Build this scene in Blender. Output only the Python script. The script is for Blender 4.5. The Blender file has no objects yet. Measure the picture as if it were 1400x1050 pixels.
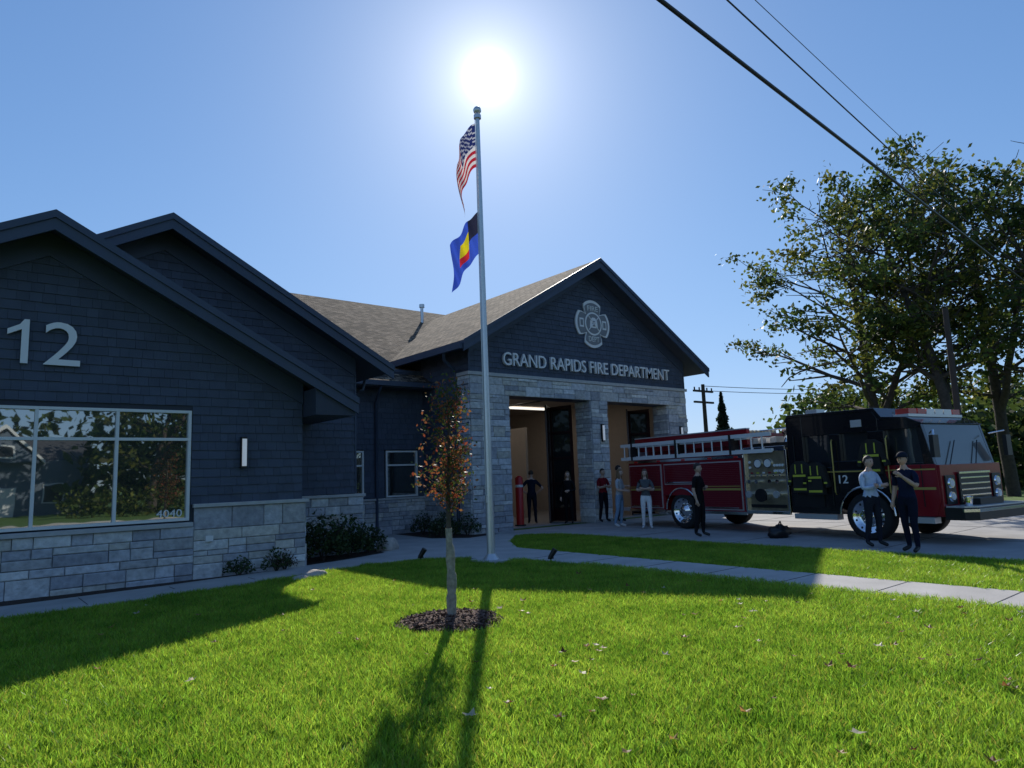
import bpy, math, random
from mathutils import Matrix, Vector, noise
R=random.Random(12)
scene=bpy.context.scene
scene.view_settings.view_transform='Standard'
scene.view_settings.look='None'
scene.view_settings.exposure=0
COL=bpy.context.collection

# ------------------------------------------------------------------ materials
def mat(name,col,rough=.6,metal=0,var=0,vscale=5,bump=0,bscale=30,attr=False,trans=0,emit=0,spec=.5,coat=0):
    m=bpy.data.materials.new(name);m.use_nodes=True
    nt=m.node_tree;N=nt.nodes;L=nt.links
    b=N['Principled BSDF'];b.inputs['Roughness'].default_value=rough;b.inputs['Metallic'].default_value=metal
    b.inputs['Specular IOR Level'].default_value=spec
    b.inputs['Coat Weight'].default_value=coat
    c4=(col[0],col[1],col[2],1)
    b.inputs['Base Color'].default_value=c4
    src=None
    geo=N.new('ShaderNodeNewGeometry')
    if attr:
        a=N.new('ShaderNodeAttribute');a.attribute_name='Col';src=a.outputs['Color']
    if var>0:
        n=N.new('ShaderNodeTexNoise');n.inputs['Scale'].default_value=vscale;n.inputs['Detail'].default_value=6
        L.new(geo.outputs['Position'],n.inputs['Vector'])
        mr=N.new('ShaderNodeMapRange');mr.inputs[1].default_value=.25;mr.inputs[2].default_value=.75
        mr.inputs[3].default_value=1-var;mr.inputs[4].default_value=1+var
        L.new(n.outputs['Fac'],mr.inputs[0])
        mx=N.new('ShaderNodeVectorMath');mx.operation='SCALE'
        if src: L.new(src,mx.inputs[0])
        else: mx.inputs[0].default_value=col
        L.new(mr.outputs[0],mx.inputs['Scale']);src=mx.outputs[0]
    if src: L.new(src,b.inputs['Base Color'])
    if bump>0:
        n2=N.new('ShaderNodeTexNoise');n2.inputs['Scale'].default_value=bscale;n2.inputs['Detail'].default_value=5
        L.new(geo.outputs['Position'],n2.inputs['Vector'])
        bp=N.new('ShaderNodeBump');bp.inputs['Strength'].default_value=bump;bp.inputs['Distance'].default_value=.02
        L.new(n2.outputs['Fac'],bp.inputs['Height']);L.new(bp.outputs[0],b.inputs['Normal'])
    if emit>0:
        b.inputs['Emission Color'].default_value=c4;b.inputs['Emission Strength'].default_value=emit
    if trans>0:
        t=N.new('ShaderNodeBsdfTranslucent');mix=N.new('ShaderNodeMixShader');mix.inputs[0].default_value=trans
        if src: L.new(src,t.inputs['Color'])
        else: t.inputs['Color'].default_value=c4
        L.new(b.outputs[0],mix.inputs[1]);L.new(t.outputs[0],mix.inputs[2]);L.new(mix.outputs[0],N['Material Output'].inputs[0])
    return m
def glass(name,tint=(.02,.03,.03),refl=.45):
    m=bpy.data.materials.new(name);m.use_nodes=True;N=m.node_tree.nodes;L=m.node_tree.links
    b=N['Principled BSDF'];b.inputs['Base Color'].default_value=(*tint,1);b.inputs['Roughness'].default_value=.3
    g=N.new('ShaderNodeBsdfGlossy');g.inputs['Roughness'].default_value=.015;g.inputs['Color'].default_value=(.85,.9,.9,1)
    n=N.new('ShaderNodeTexNoise');n.inputs['Scale'].default_value=1.2;geo=N.new('ShaderNodeNewGeometry');L.new(geo.outputs['Position'],n.inputs[0])
    bp=N.new('ShaderNodeBump');bp.inputs['Strength'].default_value=.03;bp.inputs['Distance'].default_value=.05;L.new(n.outputs['Fac'],bp.inputs['Height']);L.new(bp.outputs[0],g.inputs['Normal'])
    mx=N.new('ShaderNodeMixShader');mx.inputs[0].default_value=refl
    L.new(b.outputs[0],mx.inputs[1]);L.new(g.outputs[0],mx.inputs[2]);L.new(mx.outputs[0],N['Material Output'].inputs[0])
    return m
M_stone=mat('stone',(1,1,1),.85,var=.28,vscale=9,bump=1,bscale=18,attr=True)
M_mortar=mat('mortar',(.16,.16,.16),.9,var=.1)
M_cap=mat('stone_cap',(.45,.45,.44),.8,var=.12,vscale=6,bump=.3)
M_siding=mat('siding',(1,1,1),.7,var=.12,vscale=3,bump=.25,bscale=60,attr=True)
M_dark=mat('siding_back',(.03,.036,.05),.7)
M_fascia=mat('fascia',(.045,.062,.1),.5,var=.1,vscale=2)
M_soffit=mat('soffit',(.04,.05,.075),.7)
M_white=mat('frame_white',(.74,.74,.72),.45)
M_letter=mat('letter_metal',(.78,.78,.78),.5,metal=.1)
M_glass=glass('window_glass',(.012,.02,.018),.36)
M_conc=mat('concrete',(.44,.42,.395),.85,var=.16,vscale=1.7,bump=.25,bscale=80)
M_joint=mat('concrete_joint',(.12,.115,.11),.9)
M_drive=mat('driveway_concrete',(.36,.35,.34),.85,var=.2,vscale=1.3,bump=.2,bscale=60)
M_asph=mat('asphalt',(.05,.05,.052),.9,var=.2,vscale=20,bump=.3)
M_mulch=mat('mulch',(.05,.028,.018),.95,var=.5,vscale=30,bump=1,bscale=60)
M_chip=mat('mulch_chip',(1,1,1),.9,attr=True)
M_bark=mat('bark',(.07,.055,.045),.95,var=.35,vscale=8,bump=.8,bscale=25)
M_leaf=mat('leaf',(1,1,1),.5,attr=True,trans=.5,spec=.3)
M_cloth=mat('flag_cloth',(1,1,1),.8,attr=True,trans=.4)
M_alu=mat('aluminium',(.66,.66,.66),.35,metal=.6)
M_chrome=mat('chrome',(.8,.8,.82),.12,metal=1)
M_black=mat('black_metal',(.012,.012,.013),.4)
M_rubber=mat('rubber',(.015,.015,.015),.8,bump=.3,bscale=50)
M_red=mat('red_paint',(.24,.004,.012),.28,coat=.3)
M_blackpaint=mat('black_paint',(.008,.008,.01),.2,coat=.5)
M_gold=mat('gold_stripe',(.5,.38,.1),.4,metal=.3)
M_yellow=mat('reflective_yellow',(.5,.52,.05),.6)
M_cream=mat('interior_cream',(.46,.39,.33),.8,var=.05)
M_cfloor=mat('garage_floor',(.3,.29,.28),.5)
M_lamp=mat('lamp_diffuser',(1,.95,.85),.5,emit=1.2)
M_bollard=mat('bollard_red',(.5,.02,.02),.4)
M_rock=mat('rock',(.42,.38,.33),.9,var=.25,vscale=8,bump=.8,bscale=12)

def shingle_mat():
    m=bpy.data.materials.new('roof_shingles');m.use_nodes=True;N=m.node_tree.nodes;L=m.node_tree.links
    b=N['Principled BSDF'];b.inputs['Roughness'].default_value=.95;b.inputs['Specular IOR Level'].default_value=.1
    tc=N.new('ShaderNodeUVMap')
    br=N.new('ShaderNodeTexBrick');br.inputs['Scale'].default_value=1
    br.inputs['Brick Width'].default_value=.3;br.inputs['Row Height'].default_value=.145;br.inputs['Mortar Size'].default_value=.014
    br.inputs['Color1'].default_value=(.38,.28,.19,1);br.inputs['Color2'].default_value=(.07,.06,.052,1);br.inputs['Mortar'].default_value=(.015,.014,.013,1)
    L.new(tc.outputs[0],br.inputs['Vector'])
    n=N.new('ShaderNodeTexNoise');n.inputs['Scale'].default_value=4;n.inputs['Detail'].default_value=9;n.inputs['Roughness'].default_value=.8;L.new(tc.outputs[0],n.inputs['Vector'])
    mr=N.new('ShaderNodeMapRange');mr.inputs[1].default_value=.38;mr.inputs[2].default_value=.62;mr.inputs[3].default_value=.3;mr.inputs[4].default_value=1.5;L.new(n.outputs['Fac'],mr.inputs[0])
    mx=N.new('ShaderNodeVectorMath');mx.operation='SCALE'
    L.new(br.outputs['Color'],mx.inputs[0]);L.new(mr.outputs[0],mx.inputs['Scale']);L.new(mx.outputs[0],b.inputs['Base Color'])
    bp=N.new('ShaderNodeBump');bp.inputs['Strength'].default_value=.8;bp.inputs['Distance'].default_value=.02;L.new(br.outputs['Fac'],bp.inputs['Height']);bp.invert=True;L.new(bp.outputs[0],b.inputs['Normal'])
    return m
M_roof=shingle_mat()

# ------------------------------------------------------------------ mesh builder
class MB:
    def __init__(s): s.v=[];s.f=[];s.m=[];s.c=[];s.s=[];s.mats=[];s.T=Matrix.Identity(4);s.uv={}
    def mi(s,m):
        if m not in s.mats: s.mats.append(m)
        return s.mats.index(m)
    def add(s,vs,fs,m,col=(1,1,1),sm=False):
        o=len(s.v);k=s.mi(m)
        s.v+= [s.T@Vector(v) for v in vs]
        for f in fs:
            s.f.append([o+i for i in f]);s.m.append(k);s.c.append(col);s.s.append(sm)
    def box(s,x0,x1,y0,y1,z0,z1,m,col=(1,1,1)):
        s.add([(x0,y0,z0),(x1,y0,z0),(x1,y1,z0),(x0,y1,z0),(x0,y0,z1),(x1,y0,z1),(x1,y1,z1),(x0,y1,z1)],
              [(0,3,2,1),(4,5,6,7),(0,1,5,4),(1,2,6,5),(2,3,7,6),(3,0,4,7)],m,col)
    def prism(s,pts,a0,a1,axis,m,col=(1,1,1),sm=False):
        def P(p,a): return (p[0],a,p[1]) if axis=='y' else ((p[0],p[1],a) if axis=='z' else (a,p[0],p[1]))
        n=len(pts)
        s.add([P(p,a0) for p in pts]+[P(p,a1) for p in pts],[list(range(n)),list(range(2*n-1,n-1,-1))]+[(i,i+n,(i+1)%n+n,(i+1)%n) for i in range(n)],m,col,sm)
    def tube(s,pts,rs,m,n=8,col=(1,1,1),caps=True):
        pts=[Vector(p) for p in pts]
        if not isinstance(rs,(list,tuple)): rs=[rs]*len(pts)
        vs=[];fs=[]
        for i,p in enumerate(pts):
            d=(pts[min(i+1,len(pts)-1)]-pts[max(i-1,0)]).normalized()
            a=d.cross(Vector((0,0,1)) if abs(d.z)<.9 else Vector((1,0,0))).normalized();b=d.cross(a)
            for k in range(n):
                t=2*math.pi*k/n;vs.append(p+(a*math.cos(t)+b*math.sin(t))*rs[i])
        for i in range(len(pts)-1):
            for k in range(n): fs.append((i*n+k,i*n+(k+1)%n,(i+1)*n+(k+1)%n,(i+1)*n+k))
        s.add(vs,fs,m,col,True)
        if caps: s.add(vs[:n],[list(range(n))],m,col);s.add(vs[-n:],[list(range(n-1,-1,-1))],m,col)
    def ball(s,c,r,m,col=(1,1,1),nu=12,nv=8,fn=None):
        if not isinstance(r,(tuple,list)): r=(r,r,r)
        vs=[];fs=[]
        for j in range(nv+1):
            ph=math.pi*j/nv
            for i in range(nu):
                th=2*math.pi*i/nu;p=Vector((math.sin(ph)*math.cos(th),math.sin(ph)*math.sin(th),math.cos(ph)))
                if fn:p=fn(p)
                vs.append((c[0]+p[0]*r[0],c[1]+p[1]*r[1],c[2]+p[2]*r[2]))
        for j in range(nv):
            for i in range(nu): fs.append((j*nu+i,(j+1)*nu+i,(j+1)*nu+(i+1)%nu,j*nu+(i+1)%nu))
        s.add(vs,fs,m,col,True)
    def build(s,name,parent=None,bevel=0,uvf=None):
        me=bpy.data.meshes.new(name);me.from_pydata(s.v,[],s.f)
        for m in s.mats: me.materials.append(m)
        me.polygons.foreach_set('material_index',s.m);me.polygons.foreach_set('use_smooth',s.s)
        ca=me.color_attributes.new(name='Col',type='FLOAT_COLOR',domain='CORNER')
        buf=[]
        for f,c in zip(s.f,s.c): buf+=[c[0],c[1],c[2],1.0]*len(f)
        ca.data.foreach_set('color',buf)
        if uvf:
            uv=me.uv_layers.new(name='UVMap')
            for l in me.loops: uv.data[l.index].uv=uvf(me.vertices[l.vertex_index].co)
        me.update()
        o=bpy.data.objects.new(name,me);COL.objects.link(o)
        if parent: o.parent=parent
        if bevel>0:
            b=o.modifiers.new('bevel','BEVEL');b.width=bevel;b.segments=2;b.limit_method='ANGLE';b.angle_limit=math.radians(50)
        return o
def empty(name,loc=(0,0,0)):
    e=bpy.data.objects.new(name,None);e.location=loc;COL.objects.link(e);return e
def text(body,name,parent,m,loc,rot,w,h,ext=.02,off=.012):
    c=bpy.data.curves.new(name,'FONT');c.body=body;c.size=1;c.extrude=ext;c.materials.append(m);c.resolution_u=4
    c.offset=off
    o=bpy.data.objects.new(name,c);COL.objects.link(o);bpy.context.view_layer.update()
    bb=[Vector(b) for b in o.bound_box];x0=min(b.x for b in bb);x1=max(b.x for b in bb);y0=min(b.y for b in bb);y1=max(b.y for b in bb)
    sx=w/(x1-x0);sy=h/(y1-y0)
    o.matrix_world=Matrix.Translation(loc)@rot.to_4x4()@Matrix.Diagonal((sx,sy,1,1))@Matrix.Translation((-x0,-y0,0))
    o.parent=parent;return o
RFRONT=Matrix.Rotation(math.pi/2,3,'X')

# ------------------------------------------------------------------ camera / light / sky
M3=Matrix.Rotation(math.radians(-39.5),3,'Z')@Matrix.Rotation(math.radians(90+7.69),3,'X')@Matrix.Rotation(math.radians(-2.1),3,'Z')
cd=bpy.data.cameras.new('camera');cd.sensor_width=36;cd.lens=940/1400*36;cd.clip_end=3000;cd.clip_start=.05
cam=bpy.data.objects.new('camera',cd);COL.objects.link(cam);cam.matrix_world=Matrix.Translation((0,0,1.65))@M3.to_4x4();scene.camera=cam
SUN=Vector((.528,.666,.527)).normalized()
sl=bpy.data.lights.new('sun','SUN');sl.energy=5;sl.angle=math.radians(.5);sl.color=(1,.94,.84)
so=bpy.data.objects.new('sun',sl);COL.objects.link(so);so.rotation_euler=SUN.to_track_quat('Z','Y').to_euler();so.location=SUN*50
w=bpy.data.worlds.new('World');scene.world=w;w.use_nodes=True;N=w.node_tree.nodes;L=w.node_tree.links
bg=N['Background'];sky=N.new('ShaderNodeTexSky');sky.sky_type='NISHITA';sky.sun_disc=False
sky.sun_elevation=math.asin(SUN.z);sky.sun_rotation=math.atan2(SUN.x,SUN.y);sky.dust_density=.15;sky.ozone_density=2.5;sky.air_density=1.0
bg.inputs[1].default_value=.15
tc=N.new('ShaderNodeTexCoord');nr=N.new('ShaderNodeVectorMath');nr.operation='NORMALIZE';L.new(tc.outputs['Generated'],nr.inputs[0])
dp=N.new('ShaderNodeVectorMath');dp.operation='DOT_PRODUCT';L.new(nr.outputs[0],dp.inputs[0]);dp.inputs[1].default_value=SUN
mxx=N.new('ShaderNodeMath');mxx.operation='MAXIMUM';mxx.inputs[1].default_value=0;L.new(dp.outputs['Value'],mxx.inputs[0])
tot=None
for p,a in ((9000,60),(2600,3.5),(500,2.2),(130,1.5),(30,.7)):
    pw=N.new('ShaderNodeMath');pw.operation='POWER';pw.inputs[1].default_value=p;L.new(mxx.outputs[0],pw.inputs[0])
    ml=N.new('ShaderNodeMath');ml.operation='MULTIPLY';ml.inputs[1].default_value=a;L.new(pw.outputs[0],ml.inputs[0])
    if tot:
        ad=N.new('ShaderNodeMath');ad.operation='ADD';L.new(tot,ad.inputs[0]);L.new(ml.outputs[0],ad.inputs[1]);tot=ad.outputs[0]
    else: tot=ml.outputs[0]
cb=N.new('ShaderNodeCombineXYZ')
for i,g in enumerate((1,.95,.82)):
    q=N.new('ShaderNodeMath');q.operation='MULTIPLY';q.inputs[1].default_value=g;L.new(tot,q.inputs[0]);L.new(q.outputs[0],cb.inputs[i])
tn=N.new('ShaderNodeVectorMath');tn.operation='MULTIPLY';L.new(sky.outputs[0],tn.inputs[0]);tn.inputs[1].default_value=(.74,1.04,1.42)
den=N.new('ShaderNodeVectorMath');den.operation='MULTIPLY_ADD';L.new(tn.outputs[0],den.inputs[0]);den.inputs[1].default_value=(.14,.12,.085);den.inputs[2].default_value=(1,1,1)
dv_=N.new('ShaderNodeVectorMath');dv_.operation='DIVIDE';L.new(tn.outputs[0],dv_.inputs[0]);L.new(den.outputs[0],dv_.inputs[1])
av=N.new('ShaderNodeVectorMath');av.operation='ADD';L.new(dv_.outputs[0],av.inputs[0]);L.new(cb.outputs[0],av.inputs[1]);L.new(av.outputs[0],bg.inputs[0])

# ------------------------------------------------------------------ ground
def inpoly(x,y,P):
    c=False;j=len(P)-1
    for i in range(len(P)):
        if (P[i][1]>y)!=(P[j][1]>y) and x<(P[j][0]-P[i][0])*(y-P[i][1])/(P[j][1]-P[i][1])+P[i][0]: c=not c
        j=i
    return c
g=MB();g.add([(-1500,-1500,0),(1500,-1500,0),(1500,1500,0),(-1500,1500,0)],[(0,1,2,3)],mat('ground_grass',(.075,.14,.018),.95,var=.35,vscale=3,bump=.6,bscale=40));g.build('ground')
PATH=[(-14,11.6),(.7,11.65),(3,11.95),(5,12.35),(6.6,12.75),(7.7,12.6),(8.4,11.9),(8.95,10.6),(9.1,9),(9.15,-6),(10.3,-6),(10.3,11.2),(10.35,12.6),(11.2,13.9),(12.5,15.3),(12.6,16.0),(11.2,15.7),(10.6,16.6),(10.8,19.1),(8.6,19.1),(8.3,15.6),(7.9,14.4),(6.8,13.95),(5,13.45),(3,13.1),(.7,12.9),(-14,12.85)]
DRIVE=[(12.55,16.55),(12.5,15.35),(13.3,14.6),(13.35,12),(13.3,-6),(25,-6),(25,16.55)]
BEDS=[[(-14,12.86),(.7,12.91),(3,13.11),(5,13.46),(6.8,13.96),(7.9,14.41),(8.29,15.6),(8.5,18),(-14,18)],[(10.6,16.6),(11.2,15.71),(12.5,16.0),(12.5,19.2),(10.8,19.2)]]
pv=MB();pv.prism(PATH,-.1,.035,'z',M_conc);pv.build('path')
dv=MB();dv.prism(DRIVE,-.1,.03,'z',M_drive)
dv.build('driveway')
jt=MB()
for y in [i*1.3-5 for i in range(13)]:
    jt.box(9.15,10.3,y,y+.012,.03,.0395,M_joint)
for x in [-10+i*1.3 for i in range(13)]:
    jt.box(x,x+.012,11.95 if x<3 else 12.5,12.85,.03,.0395,M_joint)
for y in (-3,0,3,6,9,12): jt.box(13.35,25,y,y+.015,.02,.0345,M_joint)
for x in (16.4,19.6,22.4): jt.box(x,x+.015,-6,16.5,.02,.0345,M_joint)
jt.build('pavement_joints')
for i,b in enumerate(BEDS):
    q=MB();q.prism(b,-.05,.025+.002*i,'z',M_mulch);q.build('mulch_bed')
pd=MB();pd.prism([(8.47+.42*math.cos(a*math.pi/8),11.12+.42*math.sin(a*math.pi/8)) for a in range(16)],-.05,.05,'z',M_conc)
pd.build('flagpole_pad')
rd=MB();rd.box(-200,200,-15,-6.2,-.05,.012,M_asph);rd.build('road')
kb=MB();kb.box(-200,200,-6.2,-6.05,0,.12,M_conc);kb.box(-200,200,-15.15,-15,0,.12,M_conc);kb.build('kerb')
mk=MB()
for i in range(-20,20): mk.box(i*9,i*9+3,-10.7,-10.58,.012,.016,mat('road_marking',(.8,.6,.1),.7) if i==-20 else mk.mats[0])
mk.build('road_marking')

# grass
LAWN1=[(-9,-3),(9.1,-3),(9.1,9),(8.9,10.6),(8.35,11.85),(7.6,12.5),(6.6,12.65),(5,12.25),(3,11.85),(.7,11.55),(-9,11.5)]
LAWN2=[(10.36,-3),(13.25,-3),(13.3,12),(13.2,14.5),(12.5,15.2),(11.2,13.7),(10.42,12.5),(10.36,11)]
SAP=(4.62,6.85)
gm=bpy.data.materials.new('grass_blade');gm.use_nodes=True;N=gm.node_tree.nodes;L=gm.node_tree.links
b=N['Principled BSDF'];b.inputs['Roughness'].default_value=.35;b.inputs['Specular IOR Level'].default_value=.5
geo=N.new('ShaderNodeNewGeometry');n1=N.new('ShaderNodeTexNoise');n1.inputs['Scale'].default_value=1.3;n1.inputs['Detail'].default_value=8;n1.inputs['Roughness'].default_value=.78;L.new(geo.outputs['Position'],n1.inputs['Vector'])
at=N.new('ShaderNodeAttribute');at.attribute_name='Col'
cr=N.new('ShaderNodeMixRGB');cr.inputs[1].default_value=(.12,.30,.016,1);cr.inputs[2].default_value=(.47,.68,.08,1)
mr=N.new('ShaderNodeMapRange');mr.inputs[1].default_value=.3;mr.inputs[2].default_value=.7;L.new(n1.outputs['Fac'],mr.inputs[0]);L.new(mr.outputs[0],cr.inputs[0])
mu=N.new('ShaderNodeMixRGB');mu.blend_type='MULTIPLY';mu.inputs[0].default_value=1;L.new(cr.outputs[0],mu.inputs[1]);L.new(at.outputs['Color'],mu.inputs[2])
L.new(mu.outputs[0],b.inputs['Base Color']);tr=N.new('ShaderNodeBsdfTranslucent');L.new(mu.outputs[0],tr.inputs[0])
ms=N.new('ShaderNodeMixShader');ms.inputs[0].default_value=.6;L.new(b.outputs[0],ms.inputs[1]);L.new(tr.outputs[0],ms.inputs[2]);L.new(ms.outputs[0],N['Material Output'].inputs[0])
ts=.34
gb=MB()
for i in range(560):
    x=R.uniform(-ts/2,ts/2);y=R.uniform(-ts/2,ts/2);a=R.uniform(0,6.283);h=R.uniform(.03,.085)
    if i%15==0: h*=1.35
    wd=R.uniform(.0025,.005)
    dx,dy=math.cos(a)*wd,math.sin(a)*wd;la=R.uniform(0,6.283);ln=R.uniform(.1,.8)*h
    ax,ay=math.cos(la)*ln,math.sin(la)*ln
    t=R.uniform(.45,1.4);c=(t*R.uniform(.85,1.25),t,t*R.uniform(.7,1.1))
    if R.random()<.05: c=(1.5,.8,1.5)
    gb.add([(x-dx,y-dy,0),(x+dx,y+dy,0),(x+dx*.8+ax*.35,y+dy*.8+ay*.35,h*.6),(x-dx*.8+ax*.35,y-dy*.8+ay*.35,h*.6),(x+ax,y+ay,h)],[(0,1,2,3),(3,2,4)],gm,c)
tile=gb.build('grass_tuft')
iv=[];jf=[]
x=-8.8
while x<13.4:
    y=-2.5
    while y<15.4:
        dd=math.hypot(x,y)
        if (inpoly(x,y,LAWN1) or inpoly(x,y,LAWN2)) and (.636*x+.772*y)>.28*dd-.3 and dd>.9:
            if (x-SAP[0])**2+(y-SAP[1])**2>.6**2 and (x-8.47)**2+(y-11.12)**2>.5**2:
                a=R.uniform(0,6.283);s=.1
                o=len(iv);px=x+R.uniform(-.03,.03);py=y+R.uniform(-.03,.03)
                for k in range(4): iv.append((px+s*math.cos(a+k*1.5708),py+s*math.sin(a+k*1.5708),0))
                jf.append((o,o+1,o+2,o+3))
        y+=.275
    x+=.275
me=bpy.data.meshes.new('lawn_grass');me.from_pydata(iv,[],jf);lg=bpy.data.objects.new('lawn_grass',me);COL.objects.link(lg)
lg.instance_type='FACES';lg.show_instancer_for_render=False;lg.show_instancer_for_viewport=False;tile.parent=lg

fl=MB()
for i in range(170):
    x=R.uniform(-3,9);y=R.uniform(.8,11)
    if i<80: x=R.uniform(3,8.8);y=R.uniform(-1,5)
    a=R.uniform(0,6.28);s=R.uniform(.025,.065);z=R.uniform(.06,.085)
    c=R.choice([(.25,.1,.04),(.35,.2,.09),(.7,.6,.48),(.14,.06,.03),(.45,.25,.08)])
    pts=[]
    for k,(rr,zz) in enumerate([(1,.3),(.5,0),(.9,.4),(.55,0),(1,.5),(.5,.1),(.8,.3),(.3,0)]):
        pts.append((x+s*rr*math.cos(a+k*.785),y+s*rr*math.sin(a+k*.785),z+s*zz*R.uniform(0,1.6)))
    cx=(x,y,z);fl.add([cx]+pts,[(0,k+1,(k+1)%8+1) for k in range(8)],M_leaf,c)
fl.build('fallen_leaves')

# ------------------------------------------------------------------ building pieces
STC=[(.5,.51,.53),(.41,.42,.45),(.56,.56,.55),(.34,.35,.38),(.52,.5,.45),(.62,.62,.6),(.45,.45,.45)]
def stone(mb,O,A,Nn,a0,a1,z0,z1):
    O=Vector(O);A=Vector(A);Nn=Vector(Nn);Z=Vector((0,0,1))
    def P(a,z,d): return O+A*a+Z*z+Nn*d
    mb.add([P(a0,z0,.0),P(a1,z0,.0),P(a1,z1,0),P(a0,z1,0)],[(0,1,2,3)],M_mortar)
    def blk(b0,b1,c0,c1):
        if b1-b0<.02 or c1-c0<.02:return
        gpp=.005;d=R.uniform(.018,.055);e=.01
        v=[P(b0+gpp,c0+gpp,-.005),P(b1-gpp,c0+gpp,-.005),P(b1-gpp,c1-gpp,-.005),P(b0+gpp,c1-gpp,-.005)]
        j=lambda:R.uniform(0,.008)
        v+=[P(b0+gpp,c0+gpp,d-e),P(b1-gpp,c0+gpp,d-e),P(b1-gpp,c1-gpp,d-e),P(b0+gpp,c1-gpp,d-e)]
        v+=[P(b0+gpp+e+j(),c0+gpp+e+j(),d),P(b1-gpp-e-j(),c0+gpp+e+j(),d),P(b1-gpp-e-j(),c1-gpp-e-j(),d),P(b0+gpp+e+j(),c1-gpp-e-j(),d)]
        fs=[(8,9,10,11)]
        for i in range(4):
            k=(i+1)%4;fs+=[(i,k,4+k,4+i),(4+i,4+k,8+k,8+i)]
        q=R.choice(STC);t=R.uniform(.82,1.15)
        mb.add(v,fs,M_stone,(q[0]*t,q[1]*t,q[2]*t))
    z=z0
    while z<z1-.03:
        H=R.choice([.14,.2,.28,.32]);
        if z+H>z1-.1: H=z1-z
        a=a0
        while a<a1-.01:
            W=R.uniform(.35,.95)
            if a+W>a1-.18: W=a1-a
            if H>.24 and R.random()<.7:
                h1=H*R.choice([.35,.5,.62]);
                for (c0,c1) in ((z,z+h1),(z+h1,z+H)):
                    if W>.6 and R.random()<.6:
                        q=a+W*R.uniform(.35,.65);blk(a,q,c0,c1);blk(q,a+W,c0,c1)
                    else: blk(a,a+W,c0,c1)
            else:
                if W>.7 and R.random()<.6:
                    q=a+W*R.uniform(.35,.65);blk(a,q,z,z+H);blk(q,a+W,z,z+H)
                else: blk(a,a+W,z,z+H)
            a+=W
        z+=H
def siding(mb,O,A,Nn,z0,z1,ext,holes=(),course=.165):
    O=Vector(O);A=Vector(A);Nn=Vector(Nn);Z=Vector((0,0,1))
    def P(a,z,d): return O+A*a+Z*z+Nn*d
    z=z0
    while z<z1:
        ze=min(z+course,z1);l,r=ext((z+ze)/2)
        l,r=min(l,r),max(l,r)
        segs=[(l,r)]
        for (h0,h1,g0,g1) in holes:
            if ze>g0+.04 and z<g1-.04:
                ns=[]
                for (p,q) in segs:
                    if h1<=p or h0>=q: ns.append((p,q));continue
                    if h0>p: ns.append((p,h0))
                    if h1<q: ns.append((h1,q))
                segs=ns
        for (p,q) in segs:
            a=p
            while a<q-.005:
                W=R.choice([.14,.18,.22,.3]);
                if a+W>q-.06: W=q-a
                t=R.uniform(.88,1.12);c=(.06*t,.076*t,.112*t);g_=.002;db=R.uniform(-.004,.004);d0=R.uniform(.022,.03)
                mb.add([P(a+g_,z+db,d0),P(a+W-g_,z+db,d0),P(a+W-g_,ze+.01,.004),P(a+g_,ze+.01,.004),P(a+g_,z+db,0),P(a+W-g_,z+db,0)],[(0,1,2,3),(4,5,1,0),(0,3,4),(1,5,2)],M_siding,c)
                a+=W
        z+=course
X1=(1,0,0);NY=(0,-1,0)
def gable_roof(name,parent,xc,zp,xl,xr,sl,y0,y1,barge=.3,t=.14,wall=None):
    mb=MB()
    for xe in (xl,xr):
        ze=zp-abs(xe-xc)*sl
        top=[(xc,y0,zp),(xe,y0,ze),(xe,y1,ze),(xc,y1,zp)];bot=[(x,y,z-t) for x,y,z in top]
        mb.add(top,[(0,1,2,3)] if xe<xc else [(3,2,1,0)],M_roof)
        mb.add(bot,[(0,1,2,3)],M_soffit)
        mb.add([top[1],top[2],bot[2],bot[1]],[(0,1,2,3)],M_fascia)
        mb.add([top[2],top[3],bot[3],bot[2]],[(0,1,2,3)],M_fascia)
    def pt(x,dz): return (x,zp-abs(x-xc)*sl+dz)
    for (a,b_) in ((xl-.02,xc),(xc,xr+.02)):
        mb.prism([pt(a,.01),pt(b_,.01),pt(b_,-barge),pt(a,-barge)],y0-.05,y0,'y',M_fascia)
        mb.prism([pt(a,.03),pt(b_,.03),pt(b_,-.1),pt(a,-.1)],y0-.085,y0-.052,'y',M_fascia)
    if wall:
        wy,wl,wr=wall
        for (a,b_) in ((wl,xc),(xc,wr)):
            mb.prism([pt(a,-t-.005),pt(b_,-t-.005),pt(b_,-t-.42),pt(a,-t-.42)],wy-.05,wy+.05,'y',M_fascia)
    return mb.build(name,parent,uvf=lambda co:(co.y,math.hypot(co.x-xc,zp-co.z)))

fs=empty('fire_station')
w1=MB();Y=13.6;zp=6.1;sl=.52;xc=1.15
ext1=lambda z:(max(-4.0,xc-(zp-.1-z)/sl),min(5.6,xc+(zp-.1-z)/sl))
WX0,WX1,WZ0,WZ1=-2.4,3.47,1.08,3.08
siding(w1,(0,Y,0),X1,NY,1.36,5.9,ext1,[(WX0-.02,WX1+.02,0,WZ1+.02)])
w1.prism([(-4,0),(5.58,0),(5.58,3.6),(xc,5.95),(-4,3.4)],Y+.1,Y+.3,'y',M_dark)
for (a,b_,c,d) in ((-4,WX0,0,3.6),(WX1,5.59,0,3.5),(WX0,WX1,0,WZ0-.02),(WX0,WX1,WZ1,3.6)):
    w1.box(a,b_,Y,Y+.1,c,d,M_dark)
w1.prism([(-4,3.52),(5.59,3.52),(5.59,3.7),(xc,5.95),(-4,3.6)],Y+.002,Y+.098,'y',M_dark)
w1.box(5.5,5.59,Y+.3,18,0,3.6,M_dark)
w1.build('gable_wall',fs)
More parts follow.
